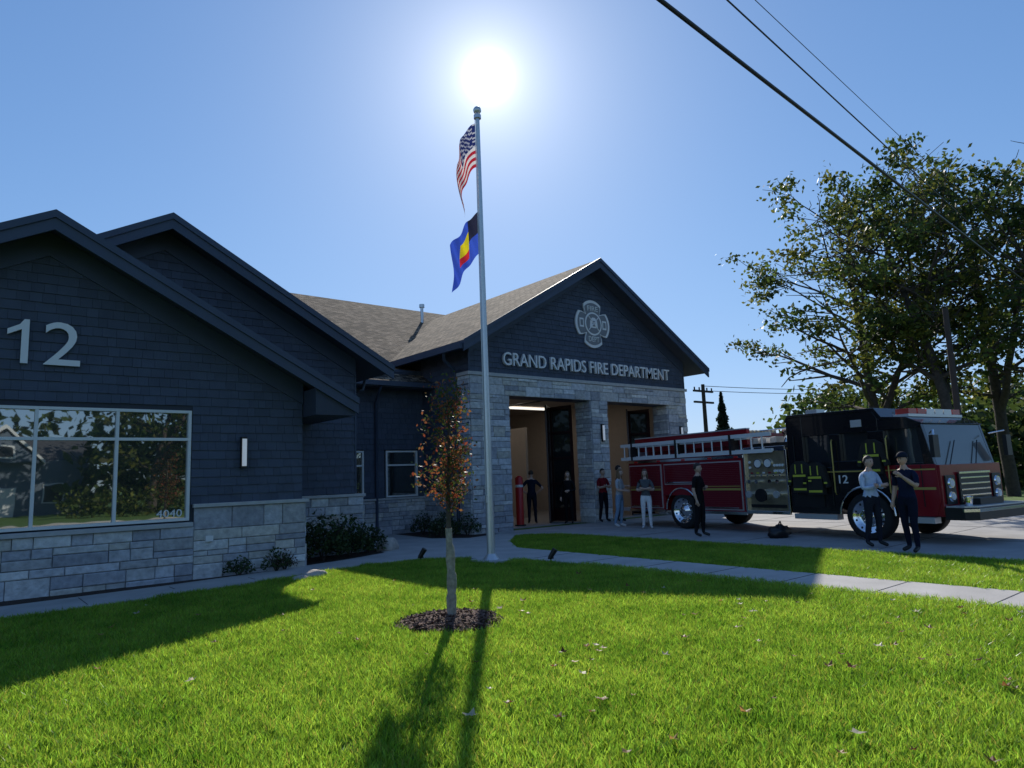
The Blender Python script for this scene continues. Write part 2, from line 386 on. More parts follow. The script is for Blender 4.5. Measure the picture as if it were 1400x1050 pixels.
st1=MB();stone(st1,(0,Y-.02,0),X1,NY,WX1+.08,5.66,0,1.30);stone(st1,(0,Y-.02,0),X1,NY,-4,WX1+.08,0,.97)
stone(st1,(5.66,Y-.02,0),(0,1,0),(1,0,0),0,1.5,0,1.3)
st1.build('stone_base',fs)
cp=MB();cp.box(WX1+.06,5.72,Y-.1,Y+.02,1.302,1.37,M_cap);cp.box(-4,WX1+.058,Y-.11,Y+.02,.972,1.05,M_cap);cp.build('stone_cap',fs,bevel=.008)
wn=MB()
wn.box(WX0,WX1,Y+.03,Y+.05,WZ0,WZ1,M_glass)
def frame(mb,x0,x1,z0,z1,y,xs,zs,t=.05,d=.07):
    mb.box(x0,x1,y-.04,y+d-.04,z0,z0+t,M_white);mb.box(x0,x1,y-.04,y+d-.04,z1-t,z1,M_white)
    mb.box(x0,x0+t,y-.039,y+d-.04,z0+t,z1-t,M_white);mb.box(x1-t,x1,y-.039,y+d-.04,z0+t,z1-t,M_white)
    for x in xs: mb.box(x-t/2,x+t/2,y-.036,y+d-.04,z0+t,z1-t,M_white)
    for z in zs:
        cuts=[x0+t]+[v for x in xs for v in (x-t/2,x+t/2)]+[x1-t]
        for i in range(0,len(cuts),2): mb.box(cuts[i],cuts[i+1],y-.034,y+d-.04,z-t/2,z+t/2,M_white)
frame(wn,WX0,WX1,WZ0,WZ1,Y,[-1.2,-.05,1.1,2.27],[2.55])
wn.build('window',fs)
gable_roof('roof',fs,xc,6.2,-4.3,6.5,.53,12.95,18,barge=.3,wall=(Y,-4,5.6))
sf=MB();sf.prism([(5.62,3.02),(6.48,3.02),(6.48,3.1),(5.62,3.55)],12.97,17.9,'y',M_soffit);sf.build('soffit',fs)
q=MB();z0=3.77
q.prism([(.83,z0),(.93,z0),(.93,z0+.73),(.86,z0+.73),(.80,z0+.64),(.64,z0+.55),(.64,z0+.46),(.83,z0+.56)],Y-.09,Y-.05,'y',M_letter);q.build('station_number_digit',fs)
text('2','station_number_digit',fs,M_letter,(1.14,Y-.07,3.77),RFRONT,.52,.73,.02,0)
text('4040','street_number',fs,M_letter,(2.93,Y-.015,1.16),RFRONT,.42,.13,.003,0)
w2=MB();Y=15.2;xc2=3.26
ext2=lambda z:(max(-2,xc2-(6.95-z)/.55),min(7.58,xc2+(6.95-z)/.55))
siding(w2,(0,Y,0),X1,NY,1.4,6.75,ext2)
w2.prism([(-2,0),(7.57,0),(7.57,4.5),(xc2,6.9),(-2,4)],Y+.002,Y+.2,'y',M_dark)
w2.box(7.4,7.57,Y+.21,19.3,0,4.4,M_dark)
siding(w2,(7.575,0,0),(0,1,0),(1,0,0),1.4,4.3,lambda z:(15.2,19.2))
w2.box(7.56,7.6,Y-.03,Y+.02,1.4,4.3,M_fascia)
w2.build('gable_wall',fs)
st2=MB();stone(st2,(0,Y-.02,0),X1,NY,5.0,7.75,0,1.32);stone(st2,(7.75,Y-.02,0),(0,1,0),(1,0,0),0,4.0,0,1.32);st2.box(5,7.74,Y-.01,Y+4,0,1.31,M_mortar)
st2.build('stone_base',fs)
cp=MB();cp.box(5,7.8,Y-.1,19.1,1.322,1.39,M_cap);cp.build('stone_cap',fs,bevel=.008)
gable_roof('roof',fs,xc2,7.15,-2.2,8.25,.55,14.55,20,barge=.3,wall=(Y,-2,7.58))
w3=MB();Y=19.2
siding(w3,(0,Y,0),X1,NY,1.15,5.2,lambda z:(7.6,12.0),[(9.0,9.86,1.15,2.62),(10.55,11.78,1.12,2.65)])
w3.box(7.6,12.0,Y+.06,Y+.2,0,5.2,M_dark);w3.build('entry_wall',fs)
st3=MB();stone(st3,(0,Y-.02,0),X1,NY,7.6,12.0,0,1.08);st3.build('stone_base',fs)
cp=MB();cp.box(7.76,11.98,Y-.1,Y+.0,1.082,1.14,M_cap);cp.build('stone_cap',fs)
wn=MB();wn.box(10.6,11.74,Y+.02,Y+.04,1.16,2.6,M_glass);frame(wn,10.6,11.74,1.16,2.6,Y,[],[2.15],.05)
wn.box(9.05,9.84,Y+.02,Y+.04,1.2,2.6,M_glass);frame(wn,9.05,9.84,1.2,2.6,Y,[],[2.15],.05)
wn.build('window',fs)
gw=MB();Y=16.6;XL,XR=12.0,22.5;gx=17.3;gz=9.0
siding(gw,(0,Y,0),X1,NY,4.86,8.6,lambda z:(max(XL,gx-(gz-.1-z)/.58),min(XR,gx+(gz-.1-z)/.58)))
gw.prism([(XL+.01,4.2),(XR-.01,4.2),(XR-.01,5.9),(gx,8.8),(XL+.01,5.9)],Y+.003,Y+.2,'y',M_dark)
siding(gw,(XL,0,0),(0,1,0),(-1,0,0),1.3,5.7,lambda z:(16.6,19.25))
gw.box(XL+.01,XL+.2,Y+.7,28,0,5.8,M_dark);gw.box(XR-.2,XR-.01,Y+.7,28,0,5.8,M_dark)
gw.box(XL-.02,XL+.04,Y-.035,Y-.02,4.86,5.7,M_fascia);gw.box(XR-.04,XR+.02,Y-.035,Y-.02,4.86,5.7,M_fascia)
gw.build('garage_wall',fs)
sg=MB()
zt=4.17
for a,b_ in ((XL,13.49),(17.14,17.95),(21.38,XR)):
    stone(sg,(0,Y-.03,0),X1,NY,a,b_,0,zt)
stone(sg,(0,Y-.03,0),X1,NY,XL,XR,zt,4.74)
for xr in (17.14,21.38): stone(sg,(xr,Y-.03,0),(0,1,0),(-1,0,0),0,.73,0,zt)
for xl in (13.49,17.95): stone(sg,(xl,Y-.03,0),(0,1,0),(1,0,0),0,.73,0,zt)
stone(sg,(XL,Y-.03,0),(0,1,0),(-1,0,0),0,.6,0,4.74)
stone(sg,(XL,Y-.03,0),(0,1,0),(-1,0,0),.6,2.6,0,1.25)
stone(sg,(XR,Y-.03,0),(0,1,0),(1,0,0),0,2,0,4.74)
for a,b_ in ((XL+.02,13.48),(17.15,17.94),(21.39,XR-.02)): sg.box(a,b_,Y-.02,Y+.69,0,zt+.1,M_mortar)
sg.box(XL+.02,XR-.02,Y-.02,Y+.69,zt+.0,4.73,M_fascia)
sg.build('stone_piers',fs)
cp=MB();cp.box(XL-.08,XR+.08,Y-.1,Y+.0,4.745,4.85,M_cap);cp.box(XL-.08,XL-.0,Y+.002,Y+.65,4.745,4.85,M_cap);cp.build('stone_cap',fs,bevel=.008)
gable_roof('garage_roof',fs,gx,9.1,11.38,23.25,.585,15.95,27.2,barge=.32,t=.16,wall=(Y,XL,XR))
gi=MB()
gi.box(12.2,22.3,17.3,28,-.05,.032,M_cfloor)
gi.box(12.2,22.3,27.8,27.9,0,5,M_cream);gi.box(12.2,12.25,17.31,27.8,0,5,M_cream);gi.box(22.2,22.29,17.31,27.8,0,5,M_cream)
gi.box(12.2,22.3,17.3,28,4.7,4.8,M_cream)
gi.box(17.9,18.0,21,27.7,.032,3.6,M_cream)
gi.box(12.3,17.1,17.35,17.6,4.3,4.6,M_black)
for y in (20,23): gi.box(13.5,21,y,y+.2,4.6,4.68,M_lamp)
gi.box(14.5,15.4,27.7,27.79,0,2.2,M_black)
gi.box(19.2,20.6,27.7,27.79,0,3.6,M_black)
for z in (4.35,): gi.tube([(14,17.4,z),(14,27,z)],.03,M_black);gi.tube([(16.6,17.4,z),(16.6,27,z)],.03,M_black)
gi.box(16.9,17.7,24.5,27.2,.03,2.0,M_black)
gi.box(18.02,18.3,22,26,.9,1.3,M_black);gi.box(17.85,17.89,22.5,23.3,1.5,2.3,M_white)
gi.build('garage_interior',fs)
al=bpy.data.lights.new('garage_ceiling_lamp','AREA');al.energy=20;al.shape='RECTANGLE';al.size=7;al.size_y=4;al.color=(1,.93,.86)
ao=bpy.data.objects.new('garage_ceiling_lamp',al);COL.objects.link(ao);ao.location=(17.2,22,4.55);ao.parent=fs
fd=MB()
M_doorred=mat('door_red',(.03,.008,.009),.4)
M_dglass=glass('door_glass',(.006,.008,.01),.12)
def leaf(mb,x0,y0,x1,y1,z1=4.1):
    d=Vector((x1-x0,y1-y0,0));Lh=d.length;d.normalize();n=Vector((-d.y,d.x,0))
    T=Matrix(((d.x,n.x,0,x0),(d.y,n.y,0,y0),(0,0,1,0),(0,0,0,1)));old=mb.T;mb.T=T
    mb.box(0,.09,-.03,.03,.05,z1,M_doorred);mb.box(Lh-.09,Lh,-.03,.03,.05,z1,M_doorred)
    for za,zb in ((.05,.5),(1.3,1.4),(2.2,2.3),(3.1,3.2),(z1-.12,z1)): mb.box(.09,Lh-.09,-.028,.028,za,zb,M_doorred)
    mb.box(.09,Lh-.09,-.008,.008,.5,z1-.12,M_dglass);mb.T=old
for x in (17.05,21.3):
    leaf(fd,x,17.45,x-.2,18.35);leaf(fd,x-.25,18.35,x-.95,17.75)
for x in (13.58,18.05):
    leaf(fd,x,17.45,x+.15,18.35);leaf(fd,x+.2,18.35,x+.4,17.5)
fd.build('folding_doors',fs)
text('GRAND RAPIDS FIRE DEPARTMENT','station_name_lettering',fs,M_letter,(13.27,Y-.09,5.12),RFRONT,8.22,.42,.04,.004)
em=MB();EX,EZ_=17.42,6.9
def cross(r,aw=32):
    P=[]
    for q in range(4):
        c=q*90
        for a in range(-aw,aw+1,4):
            P.append((EX+r*(.97+.05*math.cos(math.radians(a*2.8)))*math.cos(math.radians(c+a)),EZ_+r*(.97+.05*math.cos(math.radians(a*2.8)))*math.sin(math.radians(c+a))))
        for a,rr in ((38,.8),(42,.66),(45,.6),(48,.66),(52,.8)):
            P.append((EX+r*rr*math.cos(math.radians(c+a)),EZ_+r*rr*math.sin(math.radians(c+a))))
    return P
M_em=mat('emblem_grey',(.2,.21,.23),.5)
em.prism(cross(.84),Y-.08,Y-.03,'y',M_letter);em.prism(cross(.74),Y-.092,Y-.082,'y',M_em)
def disc(r,y0,y1,m): em.prism([(EX+r*math.cos(a*math.pi/14),EZ_+r*math.sin(a*math.pi/14)) for a in range(28)],y0,y1,'y',m)
disc(.42,Y-.11,Y-.094,M_letter);disc(.36,Y-.118,Y-.112,M_em)
em.prism([(EX-.2,EZ_-.15),(EX+.2,EZ_-.15),(EX+.17,EZ_+.1),(EX+.07,EZ_+.22),(EX-.07,EZ_+.22),(EX-.17,EZ_+.1)],Y-.13,Y-.12,'y',M_letter)
em.box(EX-.06,EX+.06,Y-.137,Y-.131,EZ_-.1,EZ_+.1,M_em)
for sx in (-1,1):
    em.tube([(EX-.26*sx,Y-.13,EZ_-.24),(EX+.25*sx,Y-.13,EZ_+.25)],.018,M_letter)
    em.box(EX+sx*.57-.1,EX+sx*.57+.1,Y-.1,Y-.094,EZ_-.16,EZ_+.16,M_letter);em.box(EX+sx*.57-.06,EX+sx*.57+.06,Y-.106,Y-.101,EZ_-.1,EZ_+.1,M_em)
em.build('emblem',fs)
text('FIRE','emblem_text',fs,M_white,(EX-.26,Y-.1,7.36),RFRONT,.52,.18,.01,0)
text('DEPT','emblem_text',fs,M_white,(EX-.26,Y-.1,6.26),RFRONT,.52,.18,.01,0)
lr=MB();RY,RZ=28.0,9.8;EY,EZ=18.55,4.72
lr.add([(4,EY,EZ),(18,EY,EZ),(22,RY,RZ),(4,RY,RZ)],[(0,1,2,3)],M_roof)
lr.add([(4,RY,RZ),(30,RY,RZ),(30,37,5),(4,37,5)],[(0,1,2,3)],M_roof)
lr.add([(4,EY,EZ-.2),(12,EY,EZ-.2),(12,EY,EZ),(4,EY,EZ)],[(0,1,2,3)],M_fascia)
lr.add([(4,EY,EZ-.2),(12,EY,EZ-.2),(12,19.3,EZ-.2),(4,19.3,EZ-.2)],[(0,1,2,3)],M_soffit)
lr.build('link_roof',fs,uvf=lambda co:(co.x,math.hypot(co.y-RY,co.z-RZ)))
vt=MB();vt.tube([(16.3,26,8.2),(16.3,26,9.45)],.07,M_alu,12);vt.tube([(16.3,26,9.4),(16.3,26,9.55)],.12,M_alu,12);vt.build('roof_vent',fs)
gt=MB()
gt.box(11.24,11.37,15.95,20.5,5.38,5.55,M_fascia)
gt.tube([(11.32,16.9,5.4),(11.4,17.0,5.2),(11.85,17.15,4.95),(11.92,17.2,4.7),(11.92,17.2,.1)],.05,M_fascia)
gt.box(7.6,12,EY-.14,EY-.005,EZ-.17,EZ-.03,M_fascia)
gt.tube([(10.1,18.5,4.55),(10.1,18.7,4.3),(10.25,19.12,4.1),(10.25,19.12,.1)],.045,M_fascia)
gt.tube([(8.1,15.7,4.2),(8.0,15.6,3.95),(7.68,15.5,3.8),(7.68,15.5,1.4)],.04,M_fascia)
gt.build('gutters',fs)
rb=MB();rb.box(22.5,25.5,20,27,0,4.1,M_dark);rb.prism([(22.5,4.9),(26.3,4.0),(26.3,3.85),(22.5,4.1)],19.3,28,'y',M_fascia);rb.build('side_bay',fs)
M_lens=mat('sconce_lens',(.7,.75,.8),.3,emit=.25)
def sconce(x,y,z):
    q=MB();q.box(x-.05,x+.05,y-.09,y,z-.3,z+.3,M_black);q.box(x-.04,x+.04,y-.12,y-.091,z-.26,z+.26,M_lens);return q.build('wall_light',fs)
sconce(4.4,13.55,2.3);sconce(17.6,16.54,3.05);sconce(22.0,16.54,3.05)
q=MB();q.box(3.75,3.88,13.5,13.56,.68,.78,M_white);q.box(12.5,12.7,16.5,16.56,1.3,1.7,M_black);q.build('outlet_box',fs)

# ------------------------------------------------------------------ flagpole + flags
fp=empty('flagpole')
q=MB();px,py=8.47,11.12
q.tube([(px,py,.05),(px,py,9.35)],[.085,.045],M_alu,16);q.tube([(px,py,.05),(px,py,.16)],[.17,.09],M_alu,20)
q.tube([(px,py,9.35),(px,py,9.43)],[.08,.08],M_alu,12);q.ball((px,py,9.54),.09,M_alu)
q.build('pole',fp)
q=MB();q.tube([(px-.1,py-.02,1.2),(px-.085,py-.02,9.3)],.006,M_white,5);q.box(px-.11,px-.07,py-.04,py,1.15,1.3,M_alu);q.build('halyard',fp)
D=Vector((-.772,.636,0));Pn=Vector((.636,.772,0))
def flag(name,fn,colf,nu=44,nv=26):
    q=MB()
    for i in range(nu):
        for j in range(nv):
            u0,u1,t0,t1=i/nu,(i+1)/nu,j/nv,(j+1)/nv
            q.add([fn(u0,t0),fn(u1,t0),fn(u1,t1),fn(u0,t1)],[(0,1,2,3)],M_cloth,colf((u0+u1)/2,(t0+t1)/2),True)
    return q.build(name,fp)
def usf(u,t):
    x=.05+.62*(u**.55)*(1-.4*u*u)*(.85+.15*math.cos(t*2))+.04*math.sin(u*8+t*4)*u;z=9.25-t*1.0-u*1.2
    y=.09*math.sin(u*13+t*4.5)*min(1,u*4)+.04*math.sin(t*9+u*3)*u
    return Vector((px,py,z))+D*x+Pn*y
def usc(u,t):
    if u<.4 and t<.54:
        if (int(u*34)+int(t*30))%3==0: return (.5,.5,.56)
        return (.02,.03,.14)
    return (.5,.02,.04) if int(t*13)%2==0 else (.78,.74,.72)
def crf(u,t):
    x=.05+.58*(u**.8)+.03*math.sin(u*8+t*5)*u;z=7.25-t*.92-u*.85+.12*u*(1-t)
    y=.09*math.sin(u*12+t*5)*min(1,u*4)
    return Vector((px,py,z))+D*x+Pn*y
def crc(u,t):
    if .3<u<.62 and .25<t<.6: return (.85,.7,.02)
    if .3<u<.62 and .6<t<.82: return (.7,.03,.04)
    if u<.3 and t<.5: return (.03,.03,.06)
    return (.05,.11,.6)
flag('united_states_flag',usf,usc);flag('city_flag',crf,crc)

# ------------------------------------------------------------------ vegetation
def leafq(mb,p,s,col,m=M_leaf):
    a=Vector((R.gauss(0,1),R.gauss(0,1),R.gauss(0,1))).normalized();b_=a.cross(Vector((R.gauss(0,1),R.gauss(0,1),R.gauss(0,1)))).normalized()
    mb.add([p-a*s,p-b_*s*.6,p+a*s,p+b_*s*.6],[(0,1,2,3)],m,col)
def bigtree(name,base,H,W,leafs,lsize,cols,r0=.3,lean=(0,0),seed=1,nl=22,start=.3,clump=.4,thr=-.16):
    rr=random.Random(seed);e=empty(name);wd=MB();lf=MB();tips=[]
    base=Vector(base)
    def path(p,d,Ln,r,n,up,wob):
        pts=[p.copy()];rs=[r];q=p.copy();dd=d.normalized()
        for i in range(n):
            dd=(dd+Vector((rr.gauss(0,wob),rr.gauss(0,wob),rr.gauss(0,wob*.6)+up))).normalized();q=q+dd*Ln/n;pts.append(q.copy());rs.append(r*(1-.8*(i+1)/n)+.008)
        return pts,rs
    leaders=[]
    tp,tr=path(base,Vector((lean[0],lean[1],1)),H*.97,r0,12,.03,.05);wd.tube(tp,tr,M_bark,10,caps=False);leaders.append((tp,tr))
    fk=3;d2=Vector((rr.uniform(-.4,.4),rr.uniform(-.4,.4),1));lp,lr_=path(tp[fk],d2,H*.62,tr[fk]*.75,9,.03,.07);wd.tube(lp,lr_,M_bark,8,caps=False);leaders.append((lp,lr_))
    for li,(tp,tr) in enumerate(leaders):
        m_=nl if li==0 else int(nl*.6)
        for i in range(m_):
            s0=start if li==0 else .1
            t=s0+(1-s0)*(i+rr.random())/m_;k=min(len(tp)-2,int(t*(len(tp)-1)));fr=t*(len(tp)-1)-k
            p=tp[k].lerp(tp[k+1],fr);hh=(p.z-base.z)/H
            prof=math.sin(math.pi*min(1,max(.08,(hh-.12)/.95)))**.7
            az=i*2.4+rr.uniform(-.4,.4);Ln=W*prof*rr.uniform(.55,1.05);
            pts,rs=path(p,Vector((math.cos(az),math.sin(az),rr.uniform(.1,.8))),Ln,tr[k]*.5,6,.05,.14);wd.tube(pts,rs,M_bark,5,caps=False)
            for j in range(2,7):
                for s in range(rr.choice([1,2,2])):
                    a2=az+rr.choice([-1,1])*rr.uniform(.4,1.2);sp,sr=path(pts[j],Vector((math.cos(a2),math.sin(a2),rr.uniform(-.2,.7))),Ln*rr.uniform(.18,.36)+.3,rs[j]*.6,3,.03,.2);wd.tube(sp,sr,M_bark,4,caps=False)
                    tips.append((sp[2],1));tips.append((sp[3],1.2))
    per=leafs/len(tips)
    for t,wt in tips:
        if noise.noise(t*.6+Vector((seed,0,0)))<thr: continue
        cc=rr.choice(cols);k=rr.uniform(.55,1.35);dens=per*wt*rr.choice([.3,.8,1.2,1.8])
        for i in range(int(dens)):
            p=t+Vector((rr.gauss(0,clump),rr.gauss(0,clump),rr.gauss(0,clump*.55)))
            v=rr.uniform(.7,1.3)*k;leafq(lf,p,lsize*rr.uniform(.6,1.3),(cc[0]*v,cc[1]*v,cc[2]*v))
    wd.build('trunk_and_limbs',e);lf.build('foliage',e)
GR=[(.08,.12,.025),(.11,.14,.027),(.05,.08,.018),(.15,.155,.03)]
bigtree('oak_tree',(31.8,12.7,0),13.0,7.0,19000,.115,GR,.27,(-.10,.09),3,24,.2,.32,-.07)
bigtree('oak_tree',(31.0,9.6,0),14,4.6,12000,.115,GR,.26,(-.02,.05),8,20,.3,.33,-.05)
bigtree('oak_tree',(36.5,9.8,0),15.2,5.0,12000,.12,GR,.28,(.0,-.02),21,20,.25,.35,-.05)
bigtree('maple_tree',(34,6.2,0),13,4.4,9000,.12,GR,.26,(0,0),5,20,.2,.34,-.08)
def blobmass(name,items,n,ls,cols):
    q=MB()
    for (x,y,z,rx,ry,rz) in items:
        for i in range(n):
            d=Vector((R.gauss(0,1),R.gauss(0,1),R.gauss(0,1))).normalized()*R.uniform(.55,1.0)
            nn=noise.noise(Vector((x+d.x*2.5,y+d.y*2.5,z+d.z*2.5)))
            p=Vector((x+d.x*rx*(1+.5*nn),y+d.y*ry*(1+.5*nn),z+d.z*rz*(1+.5*nn)))
            if p.z<0:continue
            c=R.choice(cols);v=R.uniform(.6,1.3)*(1+nn);leafq(q,p,ls*R.uniform(.6,1.4),(c[0]*v,c[1]*v,c[2]*v))
    return q.build(name)
its=[]
for i in range(26):
    az=math.radians(39.5+8+i*1.6);d=R.uniform(60,85);its.append((d*math.sin(az),d*math.cos(az),R.uniform(.8,1.8),5,5,R.uniform(1.6,3.2)))
for i in range(16):
    az=math.radians(39.5+24+i*1.2);d=R.uniform(46,58);its.append((d*math.sin(az),d*math.cos(az),R.uniform(2,4.0),3.5,3.5,R.uniform(2.2,4.2)))
blobmass('distant_trees',its,800,.26,[(.05,.085,.022),(.07,.11,.025),(.09,.12,.03)])
q=MB();bx,by=.829*48,.55*48
q.tube([(bx,by,0),(bx,by,6.6)],[.15,.02],M_bark)
for i in range(3200):
    h=R.uniform(.06,1);rad=(1-h)*1.7*R.uniform(.3,1)*(.8+.2*math.sin(h*60));a=R.uniform(0,6.28);leafq(q,Vector((bx+rad*math.cos(a),by+rad*math.sin(a),h*6.7-rad*.3)),.13,(.03,.05,.03))
q.build('spruce_tree')
bigtree('street_tree',(12,-30,0),11,5,2500,.26,GR,.3,(0,0),31,12,.2,.6,-.3)
bigtree('street_tree',(19,-28,0),12,5,2500,.26,GR,.3,(0,0),32,12,.2,.6,-.3)
bigtree('street_tree',(-8,-30,0),12,5,2500,.26,GR,.3,(0,0),33,12,.2,.6,-.3)
its=[(x,-52+R.uniform(-2,2),R.uniform(3,7),5,3,R.uniform(4,8)) for x in range(-50,80,5)]+[(x,-36,R.uniform(2,4),3,3,R.uniform(3,5)) for x in (10,13,16,20,24,-6,-10)]
blobmass('street_trees',its,350,.5,GR)
blobmass('hedge',[(x,-26,.8,1.6,.8,1.1) for x in (7,9,11,14,17,19)],300,.14,GR)
hs=empty('house');q=MB();hw=mat('house_siding',(.12,.15,.19),.7);hr=mat('house_roof',(.06,.06,.065),.9)
q.box(-3,9,-46,-38,0,4.2,hw);q.prism([(1.2,4.2),(5.6,4.2),(3.4,6.6)],-46,-37.6,'y',hw)
q.prism([(.9,4.0),(3.4,6.75),(5.9,4.0),(5.9,4.25),(3.4,7.05),(.9,4.25)],-46.2,-37.3,'y',M_white)
q.prism([(1.25,4.02),(5.55,4.02),(3.4,6.5)],-37.29,-37.26,'y',hw)
q.prism([(-38,4.2),(-46.3,4.2),(-42,6.4)],-3.3,9.3,'x',hr)
for x in (-1.8,5.9): q.box(x,x+1.4,-38,-37.93,.9,2.4,M_white);q.box(x+.1,x+1.3,-37.93,-37.9,1,2.3,M_black)
q.box(2.8,4,-37.25,-37.2,4.3,5.4,M_white);q.box(2.95,3.85,-37.19,-37.17,4.45,5.25,M_black);q.box(2.6,4.2,-38,-37.9,0,2.3,M_white)
q.build('walls_and_roof',hs)
# sapling
sp=empty('young_tree');q=MB();sx,sy=SAP
q.tube([(sx,sy,0),(sx+.01,sy,.5),(sx-.01,sy+.01,1.1),(sx,sy,1.7),(sx+.02,sy,2.3),(sx,sy,2.85)],[.045,.035,.03,.022,.014,.004],M_bark,8)
M_wrap=mat('tree_wrap',(.3,.27,.22),.9,var=.4,vscale=20,bump=.7)
q.tube([(sx,sy,.03),(sx,sy,.3),(sx+.004,sy,.34),(sx+.01,sy,.45),(sx+.01,sy,.55),(sx+.005,sy,.58),(sx,sy,.72),(sx,sy,.85),(sx-.008,sy+.005,.9),(sx-.01,sy+.01,1.08)],[.05,.06,.048,.06,.055,.044,.055,.048,.036,.04],M_wrap,12)
lf=MB()
for i in range(70):
    h=R.uniform(1.15,2.75);a=R.uniform(0,6.283);ln=R.uniform(.18,.42)*(1.15-(h-1.25)/2.0)
    p=Vector((sx,sy,h));pts=[p]
    for k in range(3): p=p+Vector((math.cos(a)*ln/3,math.sin(a)*ln/3,ln/3*R.uniform(.5,1.4)));pts.append(p.copy())
    q.tube(pts,[.007,.005,.004,.002],M_bark,4,caps=False)
    for k in range(int(R.uniform(24,48)*(1.0 if h<2.0 else .6))):
        t=R.choice(pts[1:])+Vector((R.gauss(0,.05),R.gauss(0,.05),R.gauss(0,.055)))
        c=R.choice([(.07,.1,.02),(.1,.12,.03),(.3,.1,.04),(.26,.06,.03),(.06,.09,.02),(.3,.14,.05)]);leafq(lf,t,R.uniform(.016,.03),c)
q.build('trunk_and_twigs',sp);lf.build('foliage',sp)
q=MB()
for i in range(2000):
    a=R.uniform(0,6.283);r=.62*math.sqrt(R.random())*(1+.12*math.sin(a*3)+.06*math.sin(a*7));z=.085*(1-(r/.68)**2)+.012
    c=Vector((sx+r*math.cos(a),sy+r*math.sin(a),z+R.uniform(0,.02)));d=Vector((R.gauss(0,1),R.gauss(0,1),R.gauss(0,.4))).normalized()*R.uniform(.012,.04);e_=d.cross(Vector((R.gauss(0,.5),R.gauss(0,.5),1))).normalized()*R.uniform(.005,.012)
    t=R.uniform(.5,1.5);q.add([c-d-e_,c+d-e_,c+d+e_,c-d+e_],[(0,1,2,3)],M_chip,(.16*t,.09*t,.065*t))
q.prism([(sx+.55*math.cos(a*.4),sy+.55*math.sin(a*.4)) for a in range(16)],-.02,.03,'z',M_mulch)
q.build('mulch_ring')
def shrub(name,x,y,rx,ry,h,n,ls,cols,fl=0):
    q=MB()
    for i in range(14):
        a=R.uniform(0,6.28);q.tube([(x,y,0),(x+rx*.4*math.cos(a),y+ry*.4*math.sin(a),h*.5),(x+rx*.8*math.cos(a),y+ry*.8*math.sin(a),h*R.uniform(.6,.95))],[.01,.007,.003],M_bark,4,caps=False)
    for i in range(n):
        a=R.uniform(0,6.28);r=math.sqrt(R.random());zz=h*(1-.6*r*r)*R.uniform(.25,1.0)*(1+.25*noise.noise(Vector((x+3*r*math.cos(a),y+3*r*math.sin(a),1))))
        c=R.choice(cols);v=R.uniform(.6,1.3);leafq(q,Vector((x+rx*r*math.cos(a),y+ry*r*math.sin(a),zz+.03)),ls*R.uniform(.6,1.3),(c[0]*v,c[1]*v,c[2]*v))
    for i in range(fl):
        a=R.uniform(0,6.28);r=R.uniform(.2,.95)
        for k in range(14): leafq(q,Vector((x+rx*r*math.cos(a)+R.gauss(0,.03),y+ry*r*math.sin(a)+R.gauss(0,.03),h*(1-.45*r*r)+R.gauss(0,.03))),.02,(.6,.52,.46))
    return q.build(name)
SG=[(.06,.1,.035),(.08,.12,.04),(.04,.07,.03)]
shrub('hydrangea_shrub',6.35,14.25,.6,.5,1.0,1300,.045,SG,10)
shrub('hydrangea_shrub',7.1,14.55,.55,.45,.9,1000,.045,SG,8)
shrub('hydrangea_shrub',7.8,14.95,.45,.4,.65,700,.04,SG,5)
shrub('low_shrub',5.0,13.35,.3,.2,.45,300,.03,SG)
shrub('low_shrub',4.3,13.35,.3,.2,.35,260,.03,SG)
for x,y in ((11.0,16.7),(11.5,17.3),(11.3,18.2),(11.6,16.3)): shrub('low_shrub',x,y,.4,.4,.7,500,.035,SG,2)
shrub('dry_perennial',5.2,13.45,.25,.2,.4,200,.02,[(.12,.06,.03),(.07,.05,.03)])
def rock(x,y,r):
    q=MB()
    def fn(p):
        k=1+.3*noise.noise(p*1.6+Vector((x,y,0)));return p*k
    q.ball((x,y,r[2]*.5),r,M_rock,(1,1,1),18,12,fn);q.build('boulder')
rock(8.25,14.9,(.28,.22,.22));rock(5.15,11.95,(.24,.15,.09));rock(4.85,11.85,(.15,.12,.06))
for x,y in ((7.6,12.35),(9.0,9.95)):
    q=MB();q.tube([(x,y,0),(x,y,.12)],.012,M_black);q.tube([(x-.02,y-.0,.1),(x+.05,y-.08,.26)],[.045,.055],M_black,12);q.box(x-.05,x+.05,y-.03,y+.03,.08,.11,M_black);q.build('landscape_spotlight')
x,y=14.9,17.9
q=MB();q.tube([(x,y,.03),(x,y,1.6),(x,y,1.68)],[.13,.13,.06],M_bollard,16);q.tube([(x,y,1.3),(x,y,1.38)],.134,M_white,16);q.tube([(x,y,.03),(x,y,.07)],.19,M_black,16);q.build('bollard')

